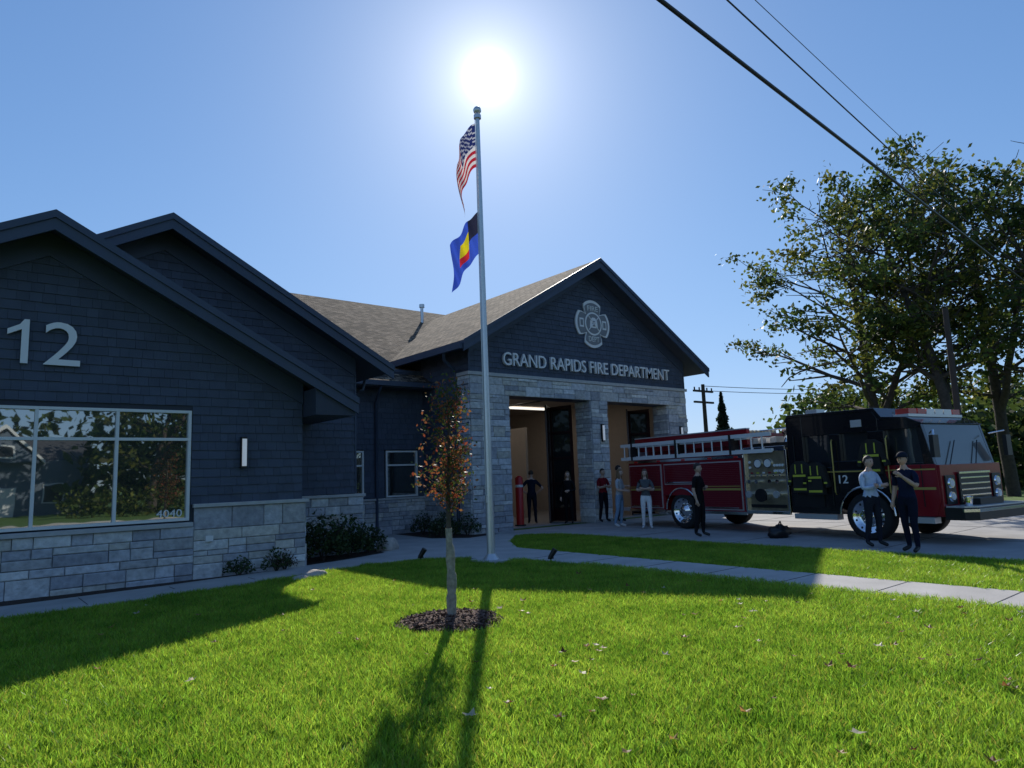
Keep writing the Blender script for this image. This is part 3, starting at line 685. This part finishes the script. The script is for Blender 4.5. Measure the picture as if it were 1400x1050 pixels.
# ------------------------------------------------------------------ wires and poles
def wire(name,p0,p1,r,sag=.6):
    q=MB();pts=[]
    for i in range(41):
        t=i/40;p=Vector(p0).lerp(Vector(p1),t);p.z-=sag*4*t*(1-t);pts.append(p)
    q.tube(pts,r,M_black,6);return q.build(name)
ln=lambda X,z,c0,k:(X,c0+k*X,z)
wire('power_line',ln(-40,7.7,4.29,.0727),ln(62,7.7,4.29,.0727),.032,.25)
wire('power_line',ln(-40,8.5,4.1,.0911),ln(62,8.5,4.1,.0911),.014,.25)
wire('power_line',ln(-40,9.2,4.35,.079),ln(62,9.2,4.35,.079),.007,.25)
M_pw=mat('pole_wood',(.06,.045,.035),.9)
def upole(x,y,h,arms=True):
    q=MB();q.tube([(x,y,0),(x,y,h)],[.16,.11] if arms else [.1,.08],M_pw,10)
    if arms:
        for z in (h-.5,h-1.2): q.box(x-1.0,x+1.0,y-.06,y+.06,z,z+.12,M_pw)
        for dx in (-.9,-.4,.4,.9): q.tube([(x+dx,y,h-.4),(x+dx,y,h-.2)],.05,M_black,6)
    q.build('utility_pole')
upole(36.7,25.6,7.0);upole(62,8.9,9.4);upole(-40,1.4,9.4);upole(23.0,7.3,6.2,False)
for k in range(2): wire('power_line',(36.7,25.6,6.6+.3*k),(70,20,8+.3*k),.02,.4)

# ------------------------------------------------------------------ fire truck
tk=empty('fire_truck')
F=Vector((-.15,-.9887,0)).normalized();Lf=Vector((-F.y,F.x,0))
TT=Matrix(((F.x,Lf.x,0,16.50),(F.y,Lf.y,0,14.6),(0,0,.97,.03),(0,0,0,1)))
M_tglass=glass('truck_glass',(.01,.012,.014),.13)
M_brass=mat('panel_bronze',(.4,.33,.22),.35,metal=.7,var=.25,vscale=6)
M_rollup=mat('roll_up_door',(.17,.006,.014),.35,coat=.2)
def T():
    q=MB();q.T=TT;return q
Wd=2.4
b1=T()
b1.box(.15,4.68,.02,Wd-.02,.95,2.05,M_red)
b1.box(.15,1.72,.02,Wd-.02,.5,.95,M_red);b1.box(3.08,4.68,.02,Wd-.02,.5,.95,M_red)
b1.box(.5,4.5,.5,Wd-.5,2.05,2.62,M_red)
b1.box(.1,.15,.1,Wd-.1,.6,2.5,M_alu)
b1.box(1.72,3.08,.5,Wd-.5,.5,.95,M_black)
b1.build('body',tk,bevel=.02)
b2=T()
def rollup(x0,x1,z0,z1,m=M_rollup):
    b2.box(x0-.03,x1+.03,-.005,.02,z0-.03,z1+.03,M_alu)
    z=z0
    while z<z1-.01:
        b2.box(x0,x1,-.022,-.006,z+.001,min(z+.05,z1),m);z+=.05
    b2.box(x0+.1,x1-.1,-.04,-.022,z0+.02,z0+.05,M_chrome)
rollup(.25,1.6,.6,1.85);rollup(3.2,4.55,.6,1.85);rollup(1.78,3.02,1.3,1.85)
for (a,b_) in ((.25,1.6),(3.2,4.55)):
    b2.box(a,b_,-.027,-.023,1.1,1.16,M_gold);b2.box(a,b_,-.027,-.023,1.2,1.22,M_gold)
b2.box(.1,4.68,-.02,.018,1.95,2.02,M_chrome);b2.box(.15,1.72,-.015,.018,.46,.54,M_chrome);b2.box(3.08,4.68,-.015,.018,.46,.54,M_chrome)
b2.box(-.45,.15,.1,Wd-.1,.45,.55,M_alu)
M_mk=mat('marker_red',(.6,.02,.02),.3)
for x in (.5,1.5,2.5,3.5,4.4): b2.box(x,x+.12,-.035,.0,1.955,2.0,M_mk)
b2.build('compartments',tk,bevel=.0015)
b3=T()
M_lad=mat('ladder_aluminium',(.78,.78,.78),.5,metal=.2)
def ladder(y,z0,z1,x0,x1):
    for z in (z0,z1): b3.box(x0,x1,y-.03,y+.03,z-.05,z+.05,M_lad)
    x=x0+.15
    while x<x1: b3.tube([(x,y,z0+.04),(x,y,z1-.04)],.019,M_lad,6);x+=.33
ladder(-.02,2.1,2.52,-.1,5.6);ladder(.12,2.12,2.48,.1,4.9)
for x in (.4,2.3,4.3): b3.box(x,x+.06,-.07,.25,2.05,2.58,M_black)
b3.box(.2,4.6,.3,.42,2.3,2.72,M_red);b3.box(.2,4.6,.29,.43,2.72,2.75,M_alu)
M_hose=mat('hose',(.5,.45,.3),.9)
for i in range(9): b3.tube([(.6,.6+.15*i,2.64),(4.3,.6+.15*i,2.66)],.06,M_hose,6)
b3.build('ladder_rack',tk)
b4=T()
b4.box(4.7,5.95,.06,Wd-.06,.55,2.15,M_brass);b4.box(4.68,5.97,-.01,.05,.5,.58,M_chrome);b4.box(4.7,5.95,.0,.055,2.08,2.2,M_chrome)
b4.box(4.66,4.72,-.01,.06,.58,2.1,M_chrome);b4.box(5.94,5.99,-.01,.06,.58,2.1,M_chrome)
def yt(x,z,y0,y1,r,m,n=16): b4.tube([(x,y0,z),(x,y1,z)],r,m,n)
yt(5.3,.98,.06,-.16,.15,M_chrome);yt(5.3,.98,-.16,-.2,.17,M_black)
for x in (4.9,5.72):
    yt(x,1.0,.06,-.12,.075,M_chrome);yt(x,1.0,-.12,-.16,.09,M_alu)
for x in (4.88,5.1,5.5,5.72): yt(x,1.32,.06,-.08,.05,M_chrome)
yt(5.1,1.78,.06,.02,.12,M_chrome);yt(5.1,1.78,.02,.015,.1,M_white);yt(5.4,1.78,.06,.02,.12,M_chrome);yt(5.4,1.78,.02,.015,.1,M_white)
for i in range(5):
    for j in range(2): yt(4.84 if i<1 else 5.55+.08*i-.04,1.58+.14*j+(0 if i else .1),.06,.03,.035,M_white,10)
for i in range(6): b4.box(4.85+.18*i,4.9+.18*i,-.03,.06,1.45,1.49,M_chrome);b4.box(4.84+.18*i,4.92+.18*i,.05,.058,1.52,1.56,[M_red,M_yellow,M_white][i%3])
b4.box(4.8,5.85,.03,.06,.66,.74,M_black)
b4.box(4.75,5.9,.3,Wd-.3,2.15,2.3,M_black);b4.tube([(5.3,.9,2.3),(5.3,.9,2.6),(5.5,.85,2.72),(5.9,.8,2.78)],[.08,.08,.07,.05],M_chrome,10)
b4.tube([(4.9,.5,2.2),(4.9,.5,2.65),(5.7,.5,2.65),(5.7,.5,2.2)],.02,M_chrome,8)
for x in (4.85,5.1,5.4): b4.box(x,x+.18,.2,.5,2.3,2.45,M_alu)
b4.build('pump_panel',tk,bevel=.005)
CF=9.4
b5=T()
def arch(cx,r,n=10): return [(cx-r*math.cos(math.pi*i/n),.55+r*math.sin(math.pi*i/n)) for i in range(n+1)]
low=[(6.02,.55)]+arch(7.9,.66)+[(CF-.07,.55),(CF+.03,.9),(CF,1.55),(6.02,1.55)]
b5.prism(low,.02,.35,'y',M_blackpaint);b5.prism(low,Wd-.35,Wd-.02,'y',M_blackpaint)
b5.box(6.02,CF-.07,.35,Wd-.35,.75,1.5,M_blackpaint)
b5.prism([(8.58,.56),(CF-.06,.56),(CF+.05,.9),(CF+.02,1.62),(8.3,1.62),(8.58,1.0)],.005,.019,'y',M_red)
b5.prism([(.02,.56),(Wd-.02,.56),(Wd-.02,1.6),(.02,1.6)],CF-.065,CF+.08,'x',M_red)
up=[(6.02,1.55),(CF,1.55),(CF-.2,2.45),(CF-.5,2.57),(8.35,2.62),(8.2,2.82),(6.1,2.86),(6.02,2.76)]
b5.prism(up,.12,Wd-.12,'y',M_tglass)
def slab(pts,y0=.03,y1=.118): b5.prism(pts,y0,y1,'y',M_blackpaint);b5.prism(pts,Wd-y1,Wd-y0,'y',M_blackpaint)
slab([(6.02,1.55),(6.45,1.55),(6.45,2.86),(6.1,2.86),(6.02,2.76)])
slab([(6.45,2.38),(8.3,2.38),(8.3,2.66),(8.2,2.82),(6.45,2.86)])
slab([(7.15,1.55),(8.3,1.55),(8.3,1.75),(7.15,1.75)]);slab([(7.15,1.75),(7.4,1.75),(7.4,2.38),(7.15,2.38)]);slab([(8.05,1.75),(8.42,1.75),(8.42,2.38),(8.05,2.38)])
slab([(8.3,2.38),(CF-.2,2.38),(CF-.2,2.46),(CF-.5,2.58),(8.35,2.62),(8.3,2.66)])
slab([(CF-.2,1.55),(CF,1.55),(CF-.2,2.46),(CF-.3,2.38)])
slab([(8.3,1.55),(CF-.2,1.55),(CF-.22,1.66),(8.3,1.66)]);slab([(6.45,1.55),(7.15,1.55),(7.15,1.62),(6.45,1.62)])
b5.prism([(6.02,2.76),(6.1,2.86),(8.2,2.82),(8.35,2.62),(CF-.5,2.57),(CF-.2,2.45),(CF-.16,2.47),(CF-.48,2.63),(8.4,2.68),(8.25,2.89),(6.08,2.93),(5.98,2.78)],.02,Wd-.02,'y',M_blackpaint)
b5.build('cab',tk,bevel=.015)
b6=T()
for x in (6.2,7.12,8.62,CF-.28): b6.box(x,x+.02,.0 if x<8 else -.002,.004,.75,2.4 if x<8 else 1.6,M_black)
for x in (7.0,8.75): b6.box(x,x+.05,-.05,-.02,1.3,1.5,M_chrome)
b6.tube([(7.22,.0,1.0),(7.24,-.06,1.05),(7.24,-.06,2.2),(7.22,.0,2.25)],.016,M_gold,8);b6.tube([(8.5,.0,1.0),(8.5,-.06,1.05),(8.5,-.06,2.2),(8.5,.0,2.25)],.016,M_gold,8)
b6.box(6.1,7.2,-.03,.2,.42,.54,M_alu);b6.box(8.62,CF-.1,-.03,.2,.42,.54,M_alu)
b6.box(6.02,8.3,.0,.018,1.5,1.53,M_gold);b6.box(8.3,CF,-.004,.004,1.5,1.53,M_gold);b6.box(8.6,CF-.02,-.004,.004,1.1,1.15,M_gold)
b6.tube([(CF-.05,.05,2.25),(CF+.15,-.2,2.3),(CF+.18,-.25,2.1)],.018,M_chrome,8);b6.box(CF+.14,CF+.22,-.36,-.16,1.75,2.2,M_black)
b6.tube([(CF-.05,Wd-.05,2.25),(CF+.15,Wd+.2,2.3)],.018,M_chrome,8);b6.box(CF+.14,CF+.22,Wd+.1,Wd+.3,1.75,2.2,M_black)
b6.box(8.6,8.92,.15,Wd-.15,2.64,2.7,M_alu)
M_lb=mat('lightbar_lens',(.5,.06,.05),.2)
for i in range(6): b6.box(8.62,8.9,.2+.34*i,.5+.34*i,2.702,2.82,M_lb if i in(0,1,5) else M_alu)
b6.box(6.4,6.7,.3,.6,2.93,3.03,M_alu)
b6.box(7.7,7.95,.012,.029,2.5,2.66,M_alu)
G0=CF+.085
b6.box(G0,G0+.04,.6,Wd-.6,.75,1.4,M_black)
for i in range(5): b6.box(G0+.042,G0+.055,.64,Wd-.64,.82+.12*i,.85+.12*i,M_chrome)
b6.box(G0+.042,G0+.06,.6,Wd-.6,1.4,1.44,M_chrome);b6.box(G0+.042,G0+.06,.6,Wd-.6,.72,.75,M_chrome)
for y in (.12,Wd-.47):
    b6.box(G0,G0+.03,y,y+.35,.8,1.38,M_black)
    for z in (.95,1.22): b6.tube([(G0+.03,y+.17,z),(G0+.06,y+.17,z)],[.11,.095],M_chrome,14);b6.tube([(G0+.055,y+.17,z),(G0+.068,y+.17,z)],.07,M_white,12)
b6.tube([(CF+.04,.5,1.6),(CF-.08,1.0,2.1)],.012,M_black,6);b6.tube([(CF+.04,1.5,1.6),(CF-.08,1.9,2.1)],.012,M_black,6)
c0=CF+.1;c1=CF+.62
b6.prism([(c0,.0),(c1-.17,.0),(c1,.2),(c1,Wd-.2),(c1-.17,Wd),(c0,Wd)],.5,.74,'z',M_black)
b6.prism([(c1-.165,-.012),(c1+.014,.195),(c1+.014,Wd-.195),(c1-.165,Wd+.012),(c1-.2,Wd),(c1-.03,Wd-.22),(c1-.03,.22),(c1-.2,0)],.66,.72,'z',M_chrome)
b6.prism([(c0,.05),(c1-.19,.05),(c1-.04,.22),(c1-.04,Wd-.22),(c1-.19,Wd-.05),(c0,Wd-.05)],.742,.77,'z',M_alu)
b6.box(c0+.1,c1-.2,.7,1.6,.77,.9,M_black);b6.tube([(c1-.25,.35,.77),(c1-.25,.35,.95),(c1-.25,.35,.97)],[.06,.09,.02],M_chrome,12)
b6.box(6.1,6.9,-.004,.015,.7,1.0,M_black)
b6.build('cab_fittings',tk,bevel=.004)
tx=text('12','unit_number',tk,M_white,(0,0,0),RFRONT,.3,.22,.004)
RR=Matrix((F,Vector((0,0,1)),-Lf)).transposed()
def ttext(o,x,z,w,h,y=-.008):
    bb=[Vector(b) for b in o.bound_box];x0=min(b.x for b in bb);x1=max(b.x for b in bb);y0=min(b.y for b in bb);y1=max(b.y for b in bb)
    o.matrix_world=Matrix.Translation(TT@Vector((x,y,z)))@RR.to_4x4()@Matrix.Diagonal((w/(x1-x0),h/(y1-y0),1,1))@Matrix.Translation((-x0,-y0,0))
ttext(tx,7.3,1.25,.22,.18,.012)
def wheel(x,y,out):
    q=T();s=-1 if out<0 else 1;r=.52
    prof=[(.36,.0),(.46,.0),(.505,.02),(.52,.06),(.52,.24),(.505,.28),(.4,.3),(.3,.3)]
    n=36
    def ring(prof,m,smooth=True):
        vs=[];fs=[]
        for k in range(n):
            a=2*math.pi*k/n
            for rr_,yy in prof: vs.append((x+rr_*math.cos(a),y+s*(-yy) ,.52+rr_*math.sin(a)))
        P=len(prof)
        for k in range(n):
            for i in range(P-1): fs.append((k*P+i,((k+1)%n)*P+i,((k+1)%n)*P+i+1,k*P+i+1))
        q.add(vs,fs,m,(1,1,1),smooth)
    ring(prof,M_rubber);ring([(.37,-.001),(.35,.02),(.3,.03),(.27,.09),(.15,.1),(.13,.02),(.0,.0)],M_chrome)
    for k in range(10):
        a=k*.628;q.ball((x+.2*math.cos(a),y-s*.085,.52+.2*math.sin(a)),.018,M_chrome,nu=6,nv=4)
        q.ball((x+.31*math.cos(a+.3),y-s*.03,.52+.31*math.sin(a+.3)),.026,M_black,nu=6,nv=4)
    q.build('wheel',tk)
for x in (2.4,7.9): wheel(x,.02,-1);wheel(x,Wd-.02,1)
q=T();q.tube([(2.4,.3,.52),(2.4,Wd-.3,.52)],.1,M_black);q.tube([(7.9,.3,.52),(7.9,Wd-.3,.52)],.1,M_black);q.box(1,9.3,.7,.85,.5,.75,M_black);q.box(1,9.3,Wd-.85,Wd-.7,.5,.75,M_black)
for cx in (2.4,7.9):
    pr=[(cx-(.62)*math.cos(math.pi*i/14),.55+.62*math.sin(math.pi*i/14)) for i in range(15)]
    q.tube([(p[0],-.005,p[1]) for p in pr],.025,M_chrome,8)
q.build('chassis',tk)

# ------------------------------------------------------------------ people
SK=[(.55,.36,.27),(.5,.32,.23),(.28,.16,.1)]
ARM={'down':((-.03,.235,1.14),(.05,.25,.89)),'hip':((-.1,.38,1.17),(.04,.21,1.04)),'crossed':((.06,.25,1.15),(.23,-.05,1.2)),'front':((.05,.25,1.14),(.26,.08,1.12)),'raised':((.1,.27,1.17),(.3,.14,1.36))}
def person(name,x,y,yaw,h=1.75,shirt=(.02,.025,.04),pants=(.015,.017,.025),skin=0,hair=(.03,.02,.015),style='short',sleeve=.5,arms=('down','down'),shoes=(.01,.01,.01),women=False,short=False,lean=0,z=.03):
    vs=[];ed=[];rd=[];tag=[]
    def V(p,r,par=None,t=None):
        vs.append(Vector(p));rd.append(r);
        if par is not None: ed.append((par,len(vs)-1));tag.append((par,len(vs)-1,t))
        return len(vs)-1
    k=.92 if women else 1
    pel=V((0,0,.97),(.125,.125));wa=V((.0,0,1.1),(.105*k,.125*k),pel,'shirt');ch=V((.01,0,1.28),(.12*k,.14*k),wa,'shirt');uc=V((0,0,1.4),(.095,.11),ch,'shirt')
    nk=V((.005,0,1.5),(.055,.055),uc,'shirt');hd=V((.02,0,1.6),(.055,.055),nk,'skin')
    for s in (1,-1):
        arm=arms[0] if s==1 else arms[1]
        el,wr=ARM[arm]
        sh=V((0,s*.155*k,1.405),(.065,.065),uc,'shirt');sh2=V((0,s*.2*k,1.36),(.058,.058),sh,'shirt')
        e=V((el[0],s*el[1]*(k if arm=='down' else 1),el[2]),(.042,.042),sh2,'uarm');m_=V(((el[0]+wr[0])/2,s*(el[1]+wr[1])/2,(el[2]+wr[2])/2),(.04,.04),e,'farm');w_=V((wr[0],s*wr[1],wr[2]),(.026,.026),m_,'farm')
        st=.02 if s==1 else -.03
        hp=V((0,s*.09,.9),(.1,.1),pel,'pants');kn=V((.02+st,s*.1,.5),(.062,.062),hp,'pants');cf=V((-.01+st*1.4,s*.105,.33),(.057,.057),kn,'shin');an=V((-.03+st*2,s*.11,.09),(.042,.042),cf,'shin');to=V((.13+st*2,s*.14,.04),(.036,.036),an,'shoe')
    me=bpy.data.meshes.new('t');me.from_pydata(vs,ed,[]);o=bpy.data.objects.new('t',me);COL.objects.link(o)
    md=o.modifiers.new('s','SKIN');md.use_smooth_shade=True
    sv=me.skin_vertices[0].data
    for i,r in enumerate(rd): sv[i].radius=r
    sv[0].use_root=True
    sb=o.modifiers.new('ss','SUBSURF');sb.levels=2;sb.render_levels=2
    bpy.context.view_layer.update()
    dg=bpy.context.evaluated_depsgraph_get();nm=bpy.data.meshes.new_from_object(o.evaluated_get(dg));
    q=MB();sc=h/1.78
    q.T=Matrix.Translation((x,y,z))@Matrix.Rotation(yaw,4,'Z')@Matrix.Rotation(lean,4,'Y')@Matrix.Scale(sc,4)
    mS=mat('skin',SK[skin],.55);mSh=mat('shirt',shirt,.9,var=.15,vscale=12,bump=.5,bscale=14,spec=.08);mP=mat('trousers',pants,.9,var=.15,vscale=12,bump=.5,bscale=14,spec=.08);mH=mat('hair',hair,.6,bump=.5,bscale=90);mF=mat('shoes',shoes,.5);mD=mat('eye',(.02,.015,.01),.2);mL=mat('lips',(.35,.14,.11),.5)
    pick={'shirt':mSh,'pants':mP,'shoe':mF,'skin':mS}
    cos=[v.co.copy() for v in nm.vertices]
    groups={}
    for p in nm.polygons:
        c=p.center;best=None;bd=9
        for a,b_,t in tag:
            A=vs[a];B=vs[b_];d=B-A;u=max(0,min(1,(c-A).dot(d)/d.length_squared));dist=(c-(A+d*u)).length-(rd[a][0]*(1-u)+rd[b_][0]*u)
            if dist<bd: bd=dist;best=(t,u)
        t,u=best
        if t=='uarm': m=mSh if (sleeve>=.9 or u<sleeve*1.5) else mS
        elif t=='farm': m=mSh if sleeve>=.9 else mS
        elif t=='shin': m=mS if short else mP
        elif t=='pants': m=mP
        else: m=pick[t]
        if t=='shirt' and c.z<.99: m=mP
        if t=='shirt' and c.z>1.475: m=mS
        if t=='pants' and c.z>.99: m=mSh
        if t=='shoe' or c.z<.1: m=mF
        groups.setdefault(m,[]).append(list(p.vertices))
    base=len(q.v);q.v+=[q.T@c for c in cos]
    for m,fl_ in groups.items():
        kk=q.mi(m)
        for f in fl_: q.f.append([base+i for i in f]);q.m.append(kk);q.c.append((1,1,1));q.s.append(True)
    bpy.data.objects.remove(o)
    for s in (1,-1):
        arm=arms[0] if s==1 else arms[1]
        el,wr=ARM[arm]
        E=Vector((el[0],s*el[1],el[2]));Wv=Vector((wr[0],s*wr[1],wr[2]));d=(Wv-E).normalized();side=d.cross(Vector((0,1,0))).normalized() if abs(d.y)<.8 else Vector((0,0,1))
        pn=d.cross(side).normalized()
        if pn.y*s>0 : pn=-pn
        q.tube([Wv-d*.02,Wv+d*.03,Wv+d*.08,Wv+d*.095],[.026,.034,.036,.026],mS,8)
        for i,(off,L_) in enumerate(((-.027,.065),(-.009,.075),(.009,.07),(.027,.055))):
            b0=Wv+d*.08+side*off;b1=b0+d*L_*.5+pn*.008;b2=b1+d*L_*.38+pn*.025;q.tube([b0,b1,b2],[.0095,.009,.007],mS,6)
        t0=Wv+d*.03-side*.028;q.tube([t0,t0+d*.03-side*.025+pn*.01,t0+d*.06-side*.03+pn*.02],[.011,.01,.008],mS,6)
    cz=1.665;hx=.025
    def hf(p):
        v=Vector(p)
        if v.z<0: v.y*=1-.3*v.z*v.z;v.x=v.x*(1-.12*v.z*v.z)+.06*v.z*v.z*(1 if v.x>-.2 else 0)
        if v.x>0:
            v.x+=.22*math.exp(-((v.y/.16)**2+((v.z+.12)/.2)**2))
            v.x-=.08*(math.exp(-(((v.y-.38)/.2)**2+((v.z-.06)/.14)**2))+math.exp(-(((v.y+.38)/.2)**2+((v.z-.06)/.14)**2)))
            v.x+=.05*math.exp(-((v.y/.3)**2+((v.z+.5)/.12)**2))
        return v
    q.ball((hx,0,cz),(.094,.074,.118),mS,(1,1,1),28,20,hf)
    for s in (1,-1):
        q.ball((hx+.08,s*.029,cz+.006),(.01,.013,.007),mD,nu=8,nv=6);q.ball((hx-.005,s*.074,cz-.01),(.02,.01,.032),mS,nu=8,nv=6)
        q.tube([(hx+.087,s*.015,cz+.028),(hx+.082,s*.042,cz+.03)],.004,mH,5)
    q.tube([(hx+.088,-.022,cz-.06),(hx+.094,0,cz-.058),(hx+.088,.022,cz-.06)],.005,mL,5)
    if style in('short','cap','long'):
        def hf2(p):
            v=Vector(p)
            front=v.x>.15 and v.z<.45
            low=v.z<-.35
            s_=.8 if (front or (low and style!='long')) else 1.0
            return v*s_*(1+.04*noise.noise(v*4))
        q.ball((hx-.012,0,cz+.016),(.103,.084,.12),mH,(1,1,1),28,20,hf2)
    if style=='long':
        q.ball((hx-.06,0,cz-.12),(.06,.095,.2),mH,(1,1,1),16,12,lambda p:Vector(p)*(1+.08*noise.noise(Vector(p)*4)))
        for s in(1,-1): q.ball((hx-.0,s*.075,cz-.12),(.04,.03,.17),mH,(1,1,1),12,10)
    if style=='cap':
        mC=mat('cap',(.015,.02,.035),.8,spec=.1);q.ball((hx-.005,0,cz+.045),(.108,.09,.095),mC,(1,1,1),20,12,lambda p:Vector((p[0],p[1],max(p[2],-.15))))
        q.prism([(hx+.06,-.07),(hx+.15,-.05),(hx+.175,0),(hx+.15,.05),(hx+.06,.07)],cz+.04,cz+.052,'z',mC)
    q.build(name)
TC=math.radians(180+50.5)
person('police_officer',15.7,18.2,TC+math.pi,1.82,(.012,.016,.03),(.012,.015,.025),0,arms=('hip','hip'))
person('firefighter',18.6,20.2,TC+.4,1.75,(.012,.014,.02),(.01,.01,.014),0,arms=('front','down'))
person('woman',16.2,16.9,TC-.3,1.74,(.012,.012,.014),(.01,.01,.012),0,(.12,.07,.03),'long',.9,('front','down'),women=True)
person('man',17.25,16.3,TC+.6,1.78,(.2,.015,.022),(.015,.015,.02),1,arms=('crossed','crossed'))
person('man',17.55,15.85,TC+1.4,1.87,(.22,.015,.025),(.02,.02,.03),0,arms=('down','front'))
person('woman',15.88,14.4,TC+1.0,1.74,(.42,.44,.46),(.2,.3,.42),0,(.2,.12,.06),'long',.5,('front','front'),women=True,shoes=(.6,.6,.6),lean=.05)
person('woman',15.75,13.2,TC-.2,1.7,(.1,.11,.12),(.75,.75,.75),0,(.1,.05,.03),'long',.5,('crossed','crossed'),women=True,shoes=(.6,.6,.6))
person('man',14.4,10.4,TC+.9,1.78,(.012,.012,.014),(.014,.014,.016),1,arms=('crossed','down'),short=False)
person('man',14.21,6.2,TC+.35,1.77,(.5,.6,.75),(.02,.024,.035),0,(.06,.04,.03),'short',.9,('crossed','crossed'))
person('fire_officer',13.66,5.32,TC-1.1,1.8,(.012,.018,.045),(.01,.014,.03),1,style='cap',arms=('raised','down'))
q=MB();q.ball((15.1,8.75,.15),(.32,.22,.17),M_black,(1,1,1),18,12,lambda p:Vector(p)*(1+.35*noise.noise(Vector(p)*2)));q.tube([(14.95,8.7,.28),(15.1,8.7,.4),(15.25,8.75,.27)],.015,M_black,6);q.build('duffel_bag')
M_coat=mat('turnout_cloth',(.02,.018,.015),.9)
def coat(x,z):
    q=T();pts=[(x-.2,z-.55),(x+.2,z-.55),(x+.17,z-.1),(x+.27,z-.4),(x+.34,z-.36),(x+.22,z+.1),(x+.06,z+.2),(x-.06,z+.2),(x-.22,z+.1),(x-.34,z-.36),(x-.27,z-.4),(x-.17,z-.1)]
    q.prism(pts,-.14,-.01,'y',M_coat)
    for zz in (-.5,-.18): q.box(x-.17,x+.17,-.147,-.141,z+zz,z+zz+.05,M_yellow)
    for s in (-1,1):
        q.box(x+s*.27-.04,x+s*.27+.04,-.147,-.141,z-.3,z-.26,M_yellow);q.box(x+s*.09-.014,x+s*.09+.014,-.147,-.141,z-.1,z+.12,M_yellow)
    q.build('turnout_coat',tk,bevel=.02)
coat(6.4,1.6);coat(6.8,1.55);coat(8.2,2.0)
